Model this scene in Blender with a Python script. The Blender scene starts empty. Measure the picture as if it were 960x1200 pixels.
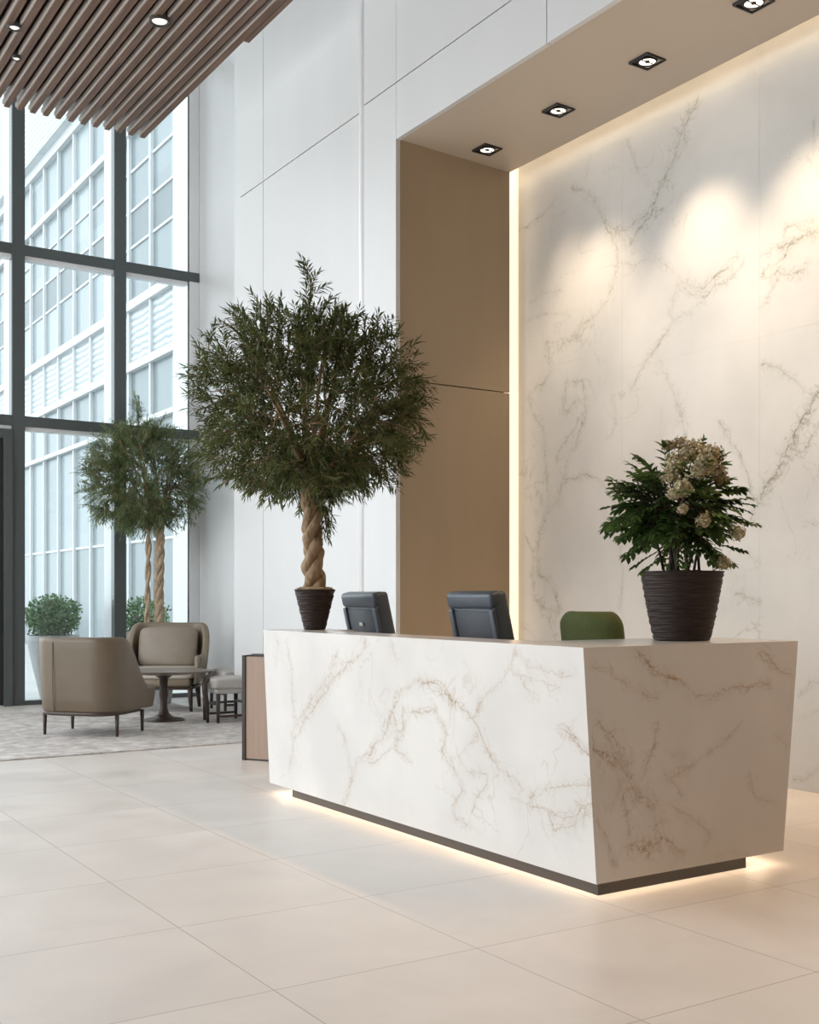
import bpy, bmesh, math, random
import numpy as np
from mathutils import Vector, Matrix

PI = math.pi
scene = bpy.context.scene
COL = scene.collection

# ------------------------------------------------------------------ camera
cam_data = bpy.data.cameras.new('camera')
cam_data.sensor_fit = 'VERTICAL'
cam_data.sensor_height = 36.0
cam_data.sensor_width = 36.0
cam_data.lens = 1335.0 / 1200.0 * 36.0
cam_data.shift_y = 100.0 / 1200.0
cam_data.clip_end = 300
cam = bpy.data.objects.new('camera', cam_data)
COL.objects.link(cam)
cam.location = (0, 0, 1.25)
cam.rotation_euler = (PI / 2, 0, -math.atan(860.0 / 1335.0))
scene.camera = cam

# ------------------------------------------------------------------ daylight and exposure
world = bpy.data.worlds.new('overcast_sky')
scene.world = world
world.use_nodes = True
wn = world.node_tree.nodes
bg = wn['Background']
bg.inputs['Color'].default_value = (0.90, 0.955, 1.0, 1)
bg.inputs['Strength'].default_value = 3.1

# added area light, out of frame, as daylight from the lobby's open left side
day = bpy.data.lights.new('daylight', 'AREA')
day.shape = 'RECTANGLE'
day.size = 9.0
day.size_y = 6.6
day.energy = 270
day.color = (0.97, 0.985, 1.0)
day_o = bpy.data.objects.new('daylight', day)
COL.objects.link(day_o)
day_o.location = (-5.9, 7.6, 5.0)
day_o.rotation_euler = (PI / 2 - 0.45, 0, -PI / 2)

# added area light as daylight from the left-hand window bays, beyond the frame
win = bpy.data.lights.new('window_daylight', 'AREA')
win.shape = 'RECTANGLE'
win.size = 7.4
win.size_y = 7.4
win.energy = 500
win.color = (0.97, 0.985, 1.0)
win_o = bpy.data.objects.new('window_daylight', win)
COL.objects.link(win_o)
win_o.location = (-2.2, 13.40, 4.3)
win_o.rotation_euler = (PI / 2 - 0.3, 0, PI)

vs = scene.view_settings
vs.view_transform = 'Standard'
vs.look = 'None'
vs.exposure = 0.04
vs.gamma = 1.0
vs.use_curve_mapping = False

# ------------------------------------------------------------------ marble veins: width (mm), strength, points (m)
VEINS_FRONT = [[11,0.75,[5.669,0.082,5.56,0.226,5.479,0.341,5.284,0.426,5.135,0.522,4.992,0.663,4.957,0.734,4.861,0.779,4.787,0.812,4.654,0.808,4.545,0.774,4.441,0.728,4.34,0.692,4.286,0.644,4.263,0.594,4.214,0.53,4.163,0.476,4.07,0.445,3.98,0.407]],[9,0.55,[4.992,0.663,4.985,0.538,5.052,0.452,4.982,0.431,4.88,0.405]],[10,0.6,[5.479,0.341,5.256,0.358,5.112,0.426,4.994,0.478,4.907,0.584,4.914,0.66,4.774,0.663,4.638,0.684]],[9,0.5,[4.638,0.684,4.587,0.578,4.63,0.5,4.558,0.435,4.49,0.353,4.479,0.318,4.569,0.232,4.544,0.181,4.455,0.141]],[9,0.5,[4.303,0.625,4.401,0.562,4.487,0.498,4.436,0.414,4.241,0.422,4.233,0.371,4.375,0.298,4.415,0.22]],[10,0.6,[4.34,0.692,4.256,0.769,4.177,0.826,4.059,0.885,3.983,0.955,3.948,1.023]],[10,0.6,[3.983,0.955,3.911,0.894,3.877,0.847,3.818,0.81]],[10,0.55,[3.911,0.894,3.761,0.871,3.703,0.843]],[9,0.5,[3.948,1.023,3.853,0.946,3.708,0.906,3.612,0.912]],[9,0.9,[3.684,0.686,3.615,0.662,3.55,0.623,3.522,0.61]],[12,0.6,[5.271,1.022,5.322,0.95,5.475,0.882,5.639,0.789,5.765,0.695,5.843,0.635,6.054,0.496,6.199,0.368,6.276,0.221]],[10,0.45,[5.618,0.917,5.706,0.785,5.884,0.665,6.153,0.486]],[11,0.35,[6.163,0.983,6.154,0.758,6.174,0.507,6.31,0.171]],[10,0.35,[6.311,1.001,6.394,0.836]],[12,0.55,[4.029,0.333,3.923,0.332,3.795,0.336,3.698,0.335,3.622,0.379,3.538,0.407]],[10,0.5,[3.917,0.383,3.759,0.438,3.635,0.471,3.534,0.485]],[10,0.5,[3.795,0.336,3.777,0.274,3.652,0.311,3.553,0.374]],[9,0.35,[5.66,0.533,5.594,0.412,5.568,0.309]],[9,0.35,[4.966,1.042,4.944,0.946]]]
VEINS_END = [[8,0.9,[3.423,1.005,3.47,0.981,3.518,0.934,3.598,0.902,3.662,0.888,3.745,0.856,3.812,0.829,3.88,0.814,3.914,0.848]],[11,0.5,[3.662,0.888,3.796,0.83,3.897,0.831,4.0,0.851,4.107,0.834,4.233,0.835]],[9,0.8,[4.175,0.972,4.212,0.94,4.268,0.932,4.324,0.899,4.4,0.884]],[8,0.6,[4.166,0.966,4.193,0.977,4.249,0.957,4.286,0.919]],[15,0.8,[3.146,0.641,3.205,0.604,3.28,0.565,3.318,0.517,3.365,0.463,3.411,0.419,3.482,0.378,3.53,0.345]],[12,0.8,[3.248,0.667,3.294,0.619,3.355,0.547,3.387,0.466,3.435,0.405,3.515,0.318,3.531,0.282]],[9,0.6,[3.188,0.737,3.233,0.69,3.263,0.655]],[8,0.7,[3.297,0.469,3.336,0.392,3.36,0.334,3.384,0.264]],[15,0.7,[3.377,0.219,3.438,0.224,3.485,0.224,3.525,0.191,3.486,0.172,3.447,0.2]],[9,0.5,[3.58,0.219,3.646,0.153,3.678,0.138]],[10,0.55,[3.531,0.282,3.564,0.209,3.502,0.148]],[9,0.55,[3.53,0.705,3.516,0.615,3.494,0.571,3.463,0.528,3.448,0.495]],[6,0.5,[4.039,0.674,3.971,0.618,3.869,0.566,3.753,0.516,3.639,0.479,3.599,0.47]],[9,0.5,[3.166,0.365,3.226,0.292,3.257,0.211,3.288,0.129]],[8,0.45,[3.14,0.969,3.228,0.966,3.288,0.92,3.349,0.861,3.52,0.825]],[9,0.45,[3.577,0.357,3.707,0.321,3.792,0.253,3.843,0.2,3.81,0.157]],[9,0.5,[3.896,0.099,4.035,0.088,4.125,0.071]],[8,0.4,[4.402,0.815,4.375,0.729]],[8,0.4,[4.294,0.609,4.389,0.565]],[8,0.35,[4.117,0.414,4.154,0.337,4.302,0.298]],[8,0.6,[3.591,0.477,3.672,0.441,3.689,0.404]],[8,0.4,[3.637,0.56,3.702,0.566]]]
VEINS_WALL = [[18,1.0,[5.759,4.77,5.854,4.638,5.919,4.517,5.968,4.437,6.05,4.318,6.134,4.197,6.202,4.093,6.306,4.023,6.377,3.955]],[12,0.8,[5.838,4.609,5.838,4.49,5.935,4.426]],[28,0.75,[6.185,4.101,6.254,4.046,6.324,4.003,6.37,3.965]],[15,0.6,[7.038,4.562,6.84,4.442,6.763,4.329,6.688,4.204,6.557,4.117,6.43,4.082,6.271,4.113,6.084,4.109]],[15,0.55,[6.688,4.204,6.576,4.07,6.521,3.954,6.521,3.802,6.594,3.692,6.631,3.572,6.763,3.497,6.938,3.428,7.038,3.355,7.18,3.315,7.39,3.381]],[11,0.45,[6.557,4.117,6.43,3.981]],[12,0.5,[6.521,3.853,6.341,3.783,6.1,3.729,5.968,3.643]],[16,0.75,[5.854,3.532,5.807,3.462,5.681,3.387,5.559,3.406,5.382,3.456,5.325,3.51]],[14,0.65,[5.807,3.533,5.744,3.471,5.62,3.466,5.5,3.507,5.382,3.569]],[12,0.6,[5.903,3.508,5.968,3.378,5.951,3.267,6.0,3.192,6.1,3.114,6.237,3.016,6.324,2.932,6.377,2.84]],[11,0.55,[5.951,3.279,5.775,3.29,5.651,3.357]],[11,0.55,[7.766,4.404,7.564,4.433,7.39,4.481,7.263,4.54]],[10,0.45,[7.586,3.754,7.433,3.804,7.222,3.77]],[10,0.45,[7.631,3.623,7.433,3.638,7.098,3.541]],[14,0.55,[7.39,3.381,7.369,3.213,7.348,3.099,7.52,3.016,7.631,2.949]],[16,0.75,[5.156,3.535,4.993,3.559,4.836,3.583,4.697,3.588]],[15,0.7,[5.142,3.41,5.02,3.458,4.914,3.539,4.773,3.587]],[16,0.75,[5.142,3.422,4.967,3.38,4.785,3.357]],[10,0.7,[4.993,3.364,5.074,3.274,5.142,3.19]],[11,0.55,[4.94,3.632,4.914,3.689,4.71,3.654]],[10,0.6,[5.128,2.813,5.02,2.761,4.914,2.679,4.811,2.556,4.735,2.524]],[11,0.4,[6.43,4.736,6.359,4.612,6.341,4.532,6.202,4.34]],[12,0.55,[4.722,4.288,4.735,4.103]],[10,0.3,[6.84,4.77,6.899,4.604]],[14,0.65,[7.139,3.012,7.16,2.894,7.18,2.789,7.098,2.778,6.978,2.841,6.899,2.856,6.919,2.99,7.038,3.01]],[15,0.6,[6.899,2.843,6.919,2.674,7.018,2.501,7.098,2.403,7.139,2.246,7.222,2.064,7.39,1.938,7.477,1.777,7.52,1.612,7.477,1.472,7.305,1.333,7.243,1.142]],[15,0.55,[7.609,2.989,7.586,2.846,7.433,2.659,7.412,2.491,7.39,2.296,7.348,2.1,7.433,1.913]],[12,0.55,[7.222,2.416,7.098,2.564,6.978,2.682]],[11,0.7,[7.139,2.206,6.938,2.228,6.783,2.175,6.669,2.101,6.557,1.99]],[19,1.0,[4.697,2.54,4.785,2.437,4.875,2.321,4.94,2.199,4.993,2.096,5.101,1.997,5.17,1.892]],[12,0.65,[4.697,2.351,4.785,2.225,4.914,2.153,4.993,2.096,5.088,1.93,5.156,1.88]],[11,0.5,[4.94,2.178,4.836,2.156]],[11,0.6,[5.515,2.467,5.411,2.34,5.325,2.218,5.268,2.1,5.24,1.964,5.198,1.883,5.254,1.764]],[12,0.55,[7.653,1.757,7.542,1.613,7.564,1.446,7.52,1.251,7.305,1.114]],[10,0.4,[6.84,2.978,6.763,2.836]],[11,0.4,[6.594,2.811,6.557,2.601,6.631,2.483]],[10,0.3,[6.484,1.732,6.502,1.58,6.466,1.428,6.521,1.175]],[10,0.5,[5.368,1.273,5.268,1.251,5.17,1.206]],[10,0.45,[5.382,1.567,5.268,1.519,5.184,1.472]],[11,0.4,[4.76,1.736,4.685,1.732]],[15,0.4,[6.067,3.024,5.87,2.632,5.807,2.315]],[9,0.5,[4.849,0.613,4.766,0.679,4.695,0.709]],[9,0.4,[4.87,0.057,4.787,0.068,4.705,0.147]],[8,0.4,[4.87,0.456,4.685,0.523]]]

# ------------------------------------------------------------------ helpers
def tag(o, label=None, cat=None, group=None, kind=None):
    if label: o['label'] = label
    if cat: o['category'] = cat
    if group: o['group'] = group
    if kind: o['kind'] = kind
    return o


def empty(name, loc=(0, 0, 0), rz=0.0, label=None, cat=None, group=None, kind=None, parent=None):
    o = bpy.data.objects.new(name, None)
    COL.objects.link(o)
    o.location = loc
    o.rotation_euler = (0, 0, rz)
    if parent: o.parent = parent
    return tag(o, label, cat, group, kind)


class MB:
    """collects shapes and links them as one mesh object"""
    def __init__(self):
        self.v, self.f, self.s = [], [], []

    def add(self, vs_, fs, smooth=False):
        b = len(self.v)
        self.v += [tuple(p) for p in vs_]
        self.f += [tuple(i + b for i in f) for f in fs]
        self.s += [smooth] * len(fs)
        return self

    def box(self, x0, x1, y0, y1, z0, z1):
        v = [(x, y, z) for z in (z0, z1) for y in (y0, y1) for x in (x0, x1)]
        return self.add(v, [(0, 2, 3, 1), (4, 5, 7, 6), (0, 1, 5, 4), (2, 6, 7, 3), (0, 4, 6, 2), (1, 3, 7, 5)])

    def rbox(self, x0, x1, y0, y1, z0, z1, r=0.01, seg=3, mtx=None):
        bm = bmesh.new()
        bmesh.ops.create_cube(bm, size=1)
        for v in bm.verts:
            v.co = Vector(((x0 + x1) / 2 + v.co.x * (x1 - x0), (y0 + y1) / 2 + v.co.y * (y1 - y0), (z0 + z1) / 2 + v.co.z * (z1 - z0)))
        bmesh.ops.bevel(bm, geom=list(bm.edges), offset=r, segments=seg, profile=0.5, affect='EDGES')
        bm.verts.ensure_lookup_table()
        vs_ = [(mtx @ v.co) if mtx else v.co.copy() for v in bm.verts]
        fs = [[v.index for v in f.verts] for f in bm.faces]
        bm.free()
        return self.add(vs_, fs, True)

    def hexa(self, p):
        """8 corners: bottom loop of 4, top loop of 4"""
        return self.add(p, [(3, 2, 1, 0), (4, 5, 6, 7), (0, 1, 5, 4), (1, 2, 6, 5), (2, 3, 7, 6), (3, 0, 4, 7)])

    def tube(self, pts, rad, n=8, cap=True):
        pts = [Vector(p) for p in pts]
        rads = rad if isinstance(rad, (list, tuple)) else [rad] * len(pts)
        vs_, fs = [], []
        up = Vector((0, 0, 1))
        prev = None
        for i, p in enumerate(pts):
            t = (pts[min(i + 1, len(pts) - 1)] - pts[max(i - 1, 0)])
            if t.length < 1e-9: t = Vector((0, 0, 1))
            t.normalize()
            if prev is None:
                a = t.cross(up)
                if a.length < 1e-3: a = t.cross(Vector((1, 0, 0)))
            else:
                a = prev - t * prev.dot(t)
                if a.length < 1e-6: a = t.cross(up)
            a.normalize()
            prev = a
            b = t.cross(a)
            for k in range(n):
                an = 2 * PI * k / n
                vs_.append(p + (a * math.cos(an) + b * math.sin(an)) * rads[i])
        m = len(pts)
        for i in range(m - 1):
            for k in range(n):
                k2 = (k + 1) % n
                fs.append((i * n + k, i * n + k2, (i + 1) * n + k2, (i + 1) * n + k))
        if cap:
            fs.append(tuple(reversed(range(n))))
            fs.append(tuple(range((m - 1) * n, m * n)))
        return self.add(vs_, fs, True)

    def lathe(self, prof, n=48, c=(0, 0), sx=1.0, sy=1.0, wob=None, cap=True):
        """prof: (radius, z) from bottom to top; caps close where radius is 0"""
        vs_, fs = [], []
        for j, (r, z) in enumerate(prof):
            for k in range(n):
                a = 2 * PI * k / n
                rr = r + (wob(a, j) if wob else 0)
                vs_.append((c[0] + rr * sx * math.cos(a), c[1] + rr * sy * math.sin(a), z))
        m = len(prof)
        for j in range(m - 1):
            for k in range(n):
                k2 = (k + 1) % n
                fs.append((j * n + k, j * n + k2, (j + 1) * n + k2, (j + 1) * n + k))
        if cap:
            fs.append(tuple(reversed(range(n))))
            fs.append(tuple(range((m - 1) * n, m * n)))
        return self.add(vs_, fs, True)

    def cushion(self, c, s, e1=0.35, e2=0.35, nu=36, nv=20, mtx=None, wr=0.0, seed=1):
        """superellipsoid pillow"""
        def sp(x, e): return math.copysign(abs(x) ** e, x)
        rnd = random.Random(seed)
        ph = [rnd.uniform(0, 6.28) for _ in range(6)]
        vs_, fs = [], []
        for j in range(nv + 1):
            v = -PI / 2 + PI * j / nv
            for i in range(nu):
                u = 2 * PI * i / nu
                p = Vector((sp(math.cos(v), e1) * sp(math.cos(u), e2) * s[0], sp(math.cos(v), e1) * sp(math.sin(u), e2) * s[1], sp(math.sin(v), e1) * s[2]))
                if wr:
                    k = 1 + wr * (math.sin(p.x * 19 + ph[0] + p.y * 7) + math.sin(p.y * 23 + ph[1] - p.z * 9) + math.sin(p.z * 17 + p.x * 11 + ph[2])) / 3
                    p = p * k
                p = p + Vector(c)
                vs_.append((mtx @ p) if mtx else p)
        for j in range(nv):
            for i in range(nu):
                i2 = (i + 1) % nu
                fs.append((j * nu + i, j * nu + i2, (j + 1) * nu + i2, (j + 1) * nu + i))
        return self.add(vs_, fs, True)

    def build(self, name, mat, parent=None, fix=True):
        me = bpy.data.meshes.new(name)
        me.from_pydata([tuple(p) for p in self.v], [], self.f)
        me.polygons.foreach_set('use_smooth', self.s)
        if fix:
            bm = bmesh.new()
            bm.from_mesh(me)
            bmesh.ops.remove_doubles(bm, verts=bm.verts, dist=1e-6)
            bmesh.ops.recalc_face_normals(bm, faces=bm.faces)
            bm.to_mesh(me)
            bm.free()
        me.materials.append(mat)
        me.update()
        o = bpy.data.objects.new(name, me)
        COL.objects.link(o)
        if parent: o.parent = parent
        return o


def bevel(o, w=0.004, seg=2):
    m = o.modifiers.new('bevel', 'BEVEL')
    m.width = w
    m.segments = seg
    m.limit_method = 'ANGLE'
    m.angle_limit = 0.6
    return o


def copy_tree(o, parent=None):
    c = o.copy()
    COL.objects.link(c)
    if parent: c.parent = parent
    for ch in list(o.children):
        copy_tree(ch, c)
    return c


def struct(mb, name, mat, parent=None):
    return tag(mb.build(name, mat, parent), kind='structure')


# ------------------------------------------------------------------ materials
def nt(name):
    m = bpy.data.materials.new(name)
    m.use_nodes = True
    t = m.node_tree
    return m, t, t.nodes, t.links, t.nodes['Principled BSDF']


def mat(name, col, rough=0.5, metal=0.0, var=0.0, scale=8.0, bump=0.0, bscale=60.0, spec=0.5, stretch=(1, 1, 1), col2=None, coat=0.0, sub=0.0):
    m, t, n, l, p = nt(name)
    p.inputs['Roughness'].default_value = rough
    p.inputs['Metallic'].default_value = metal
    p.inputs['Specular IOR Level'].default_value = spec
    p.inputs['Coat Weight'].default_value = coat
    p.inputs['Base Color'].default_value = (*col, 1)
    tc = n.new('ShaderNodeTexCoord')
    mp = n.new('ShaderNodeMapping')
    mp.inputs['Scale'].default_value = stretch
    l.new(tc.outputs['Object'], mp.inputs['Vector'])
    if var or col2:
        nz = n.new('ShaderNodeTexNoise')
        nz.inputs['Scale'].default_value = scale
        nz.inputs['Detail'].default_value = 6
        l.new(mp.outputs['Vector'], nz.inputs['Vector'])
        cr = n.new('ShaderNodeValToRGB')
        a = col2 if col2 else tuple(c * (1 - var) for c in col)
        b = col if col2 else tuple(min(1, c * (1 + var)) for c in col)
        cr.color_ramp.elements[0].position = 0.3
        cr.color_ramp.elements[1].position = 0.7
        cr.color_ramp.elements[0].color = (*a, 1)
        cr.color_ramp.elements[1].color = (*b, 1)
        l.new(nz.outputs['Fac'], cr.inputs['Fac'])
        l.new(cr.outputs['Color'], p.inputs['Base Color'])
    if bump:
        nb = n.new('ShaderNodeTexNoise')
        nb.inputs['Scale'].default_value = bscale
        nb.inputs['Detail'].default_value = 4
        l.new(mp.outputs['Vector'], nb.inputs['Vector'])
        bp = n.new('ShaderNodeBump')
        bp.inputs['Strength'].default_value = bump
        bp.inputs['Distance'].default_value = 0.01
        l.new(nb.outputs['Fac'], bp.inputs['Height'])
        l.new(bp.outputs['Normal'], p.inputs['Normal'])
    return m


def emit(name, col, strength):
    m, t, n, l, p = nt(name)
    p.inputs['Base Color'].default_value = (*col, 1)
    p.inputs['Emission Color'].default_value = (*col, 1)
    p.inputs['Emission Strength'].default_value = strength
    return m


def mathn(n, l, op, a, b=None, clamp=False):
    x = n.new('ShaderNodeMath')
    x.operation = op
    x.use_clamp = clamp
    for i, q in enumerate((a, b)):
        if q is None: continue
        if isinstance(q, (int, float)): x.inputs[i].default_value = q
        else: l.new(q, x.inputs[i])
    return x.outputs[0]


def maprange(n, l, v, a, b, c, d, smooth=True):
    x = n.new('ShaderNodeMapRange')
    x.interpolation_type = 'SMOOTHSTEP' if smooth else 'LINEAR'
    l.new(v, x.inputs['Value'])
    for k, q in zip(('From Min', 'From Max', 'To Min', 'To Max'), (a, b, c, d)):
        x.inputs[k].default_value = q
    return x.outputs['Result']


def noise(n, l, vec, scale, detail=5, dist=0.0):
    x = n.new('ShaderNodeTexNoise')
    x.inputs['Scale'].default_value = scale
    x.inputs['Detail'].default_value = detail
    x.inputs['Distortion'].default_value = dist
    l.new(vec, x.inputs['Vector'])
    return x.outputs['Fac']


def marble(name, base, vein, rough=0.25, fine=0.3, gain=1.0):
    m, t, n, l, p = nt(name)
    p.inputs['Roughness'].default_value = rough
    tc = n.new('ShaderNodeTexCoord').outputs['Object']
    at = n.new('ShaderNodeAttribute')
    at.attribute_name = 'vein'
    sx = n.new('ShaderNodeSeparateColor')
    l.new(at.outputs['Color'], sx.inputs['Color'])
    d = mathn(n, l, 'MULTIPLY', sx.outputs['Red'], 8.0)
    n1 = mathn(n, l, 'MULTIPLY', mathn(n, l, 'SUBTRACT', noise(n, l, tc, 14, 8), 0.5), 6.0)
    n2 = mathn(n, l, 'MULTIPLY', mathn(n, l, 'SUBTRACT', noise(n, l, tc, 55, 6), 0.5), 3.0)
    ds = mathn(n, l, 'MULTIPLY', mathn(n, l, 'SUBTRACT', sx.outputs['Blue'], 0.5), 16.0)
    wob = mathn(n, l, 'ADD', mathn(n, l, 'ADD', ds, n1), n2)
    wv = maprange(n, l, noise(n, l, tc, 11, 4), 0.35, 0.7, 0.22, 1.0)
    dn = mathn(n, l, 'DIVIDE', mathn(n, l, 'ABSOLUTE', wob), wv)
    core = maprange(n, l, dn, 0.0, 1.0, 1.0, 0.0)
    wob2 = mathn(n, l, 'ADD', mathn(n, l, 'ADD', ds, mathn(n, l, 'MULTIPLY', mathn(n, l, 'SUBTRACT', noise(n, l, tc, 12, 7, 0.5), 0.5), 12.0)), 0.8)
    core2 = maprange(n, l, mathn(n, l, 'ABSOLUTE', wob2), 0.0, 0.45, 0.6, 0.0)
    core = mathn(n, l, 'MULTIPLY', mathn(n, l, 'MAXIMUM', core, core2), maprange(n, l, d, 2.0, 4.5, 1.0, 0.0))
    ridge = maprange(n, l, mathn(n, l, 'ABSOLUTE', mathn(n, l, 'SUBTRACT', noise(n, l, tc, 9, 7, 0.6), 0.5)), 0.0, 0.035, 1.0, 0.0)
    near = maprange(n, l, d, 0.5, 7.0, 1.0, 0.0)
    web = mathn(n, l, 'MULTIPLY', mathn(n, l, 'MULTIPLY', ridge, near), 0.55)
    halo = mathn(n, l, 'MULTIPLY', maprange(n, l, d, 0.0, 4.5, 1.0, 0.0), 0.20)
    patch = maprange(n, l, noise(n, l, tc, 5, 3), 0.3, 0.65, 0.35, 1.0)
    tot = mathn(n, l, 'ADD', mathn(n, l, 'ADD', mathn(n, l, 'MULTIPLY', core, 0.9), web), halo)
    tot = mathn(n, l, 'MULTIPLY', mathn(n, l, 'MULTIPLY', tot, sx.outputs['Green']), patch)
    tot = mathn(n, l, 'MULTIPLY', tot, gain)
    r2 = maprange(n, l, mathn(n, l, 'ABSOLUTE', mathn(n, l, 'SUBTRACT', noise(n, l, tc, 2.4, 9, 0.9), 0.5)), 0.0, 0.014, 1.0, 0.0)
    mk = maprange(n, l, noise(n, l, tc, 1.7, 3), 0.48, 0.7, 0.0, fine)
    tot = mathn(n, l, 'ADD', tot, mathn(n, l, 'MULTIPLY', r2, mk), True)
    cl = maprange(n, l, noise(n, l, tc, 1.6, 5), 0.3, 0.7, 0.90, 1.02)
    mb = n.new('ShaderNodeMix')
    mb.data_type = 'RGBA'
    mb.blend_type = 'MULTIPLY'
    mb.inputs[0].default_value = 1.0
    mb.inputs[6].default_value = (*base, 1)
    l.new(cl, mb.inputs[7])
    mx = n.new('ShaderNodeMix')
    mx.data_type = 'RGBA'
    l.new(tot, mx.inputs[0])
    l.new(mb.outputs[2], mx.inputs[6])
    mx.inputs[7].default_value = (*vein, 1)
    l.new(mx.outputs[2], p.inputs['Base Color'])
    return m


def vein_field(uv, veins, seed=3):
    """distance to the nearest vein over its width, and that vein's strength, at each point of the slab"""
    rnd = np.random.RandomState(seed)
    w = uv.copy()
    for _ in range(14):
        k = rnd.uniform(6, 70)
        a = rnd.uniform(0, 2 * PI)
        ph = rnd.uniform(0, 2 * PI)
        am = 0.10 / k
        s = np.sin((uv[:, 0] * math.cos(a) + uv[:, 1] * math.sin(a)) * k + ph) * am
        b = rnd.uniform(0, 2 * PI)
        w[:, 0] += s * math.cos(b)
        w[:, 1] += s * math.sin(b)
    best = np.full(len(uv), 1e9)
    st = np.zeros(len(uv))
    sg = np.ones(len(uv))
    for wd, k, q in veins:
        pts = np.array(q).reshape(-1, 2)
        for a, b in zip(pts[:-1], pts[1:]):
            ab = b - a
            L2 = max((ab * ab).sum(), 1e-12)
            lo = np.minimum(a, b) - 0.25
            hi = np.maximum(a, b) + 0.25
            ix = np.nonzero((w[:, 0] > lo[0]) & (w[:, 0] < hi[0]) & (w[:, 1] > lo[1]) & (w[:, 1] < hi[1]))[0]
            if not len(ix): continue
            tt = np.clip(((w[ix] - a) @ ab) / L2, 0, 1)
            dd = np.hypot(*(w[ix] - (a + tt[:, None] * ab)).T) / (wd * 0.001)
            bt = dd < best[ix]
            best[ix[bt]] = dd[bt]
            st[ix[bt]] = k
            cr = ab[0] * (w[ix, 1] - a[1]) - ab[1] * (w[ix, 0] - a[0])
            sg[ix[bt]] = np.sign(cr[bt])
    return np.clip(best / 8.0, 0, 1), st, np.clip(best * sg / 16.0 + 0.5, 0, 1)


def slab_data(c00, c10, c01, c11, th, nu, nv, inward):
    """dense front grid (bilinear), closed by sides and a back"""
    c00, c10, c01, c11, inward = [np.array(x, float) for x in (c00, c10, c01, c11, inward)]
    U, V = np.meshgrid(np.linspace(0, 1, nu), np.linspace(0, 1, nv))
    U = U.ravel()[:, None]
    V = V.ravel()[:, None]
    P = c00 * (1 - U) * (1 - V) + c10 * U * (1 - V) + c01 * (1 - U) * V + c11 * U * V
    back = np.array([c00, c10, c01, c11]) + inward * th
    idx = np.arange(nu * nv).reshape(nv, nu)
    fs = np.stack([idx[:-1, :-1].ravel(), idx[:-1, 1:].ravel(), idx[1:, 1:].ravel(), idx[1:, :-1].ravel()], 1).tolist()
    n0 = nu * nv
    b00, b10, b01, b11 = n0, n0 + 1, n0 + 2, n0 + 3
    fs.append(list(idx[0, :][::-1]) + [b00, b10])
    fs.append(list(idx[-1, :]) + [b11, b01])
    fs.append(list(idx[:, 0]) + [b01, b00])
    fs.append(list(idx[:, -1][::-1]) + [b10, b11])
    fs.append([b00, b01, b11, b10])
    return np.vstack([P, back]), fs


def slab(name, parts, axes, veins, material, parent=None, seed=3):
    """parts: list of slab_data results joined in one mesh; axes: which coordinates the vein map reads"""
    vs_, fs = [], []
    b = 0
    for P, F in parts:
        vs_.append(P)
        fs += [[int(i) + b for i in f] for f in F]
        b += len(P)
    P = np.vstack(vs_)
    me = bpy.data.meshes.new(name)
    me.from_pydata(P.tolist(), [], fs)
    bm = bmesh.new()
    bm.from_mesh(me)
    bmesh.ops.recalc_face_normals(bm, faces=bm.faces)
    bm.to_mesh(me)
    bm.free()
    r, s, b_ = vein_field(P[:, list(axes)], veins, seed)
    a = me.color_attributes.new('vein', 'FLOAT_COLOR', 'POINT')
    a.data.foreach_set('color', np.stack([r, s, b_, np.ones_like(r)], 1).astype(np.float32).ravel())
    me.materials.append(material)
    me.update()
    o = bpy.data.objects.new(name, me)
    COL.objects.link(o)
    if parent: o.parent = parent
    return o


def leafy(name, col, col2, scale=9.0, rough=0.45, trans=0.25):
    m, t, n, l, p = nt(name)
    at = n.new('ShaderNodeAttribute')
    at.attribute_name = 'tone'
    cr = n.new('ShaderNodeValToRGB')
    cr.color_ramp.elements[0].color = (*col, 1)
    cr.color_ramp.elements[1].color = (*col2, 1)
    l.new(at.outputs['Fac'], cr.inputs['Fac'])
    l.new(cr.outputs['Color'], p.inputs['Base Color'])
    p.inputs['Roughness'].default_value = rough
    p.inputs['Specular IOR Level'].default_value = 0.4
    tr = n.new('ShaderNodeBsdfTranslucent')
    l.new(cr.outputs['Color'], tr.inputs['Color'])
    mx = n.new('ShaderNodeMixShader')
    mx.inputs[0].default_value = trans
    l.new(p.outputs[0], mx.inputs[1])
    l.new(tr.outputs[0], mx.inputs[2])
    l.new(mx.outputs[0], n['Material Output'].inputs['Surface'])
    return m


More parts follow.
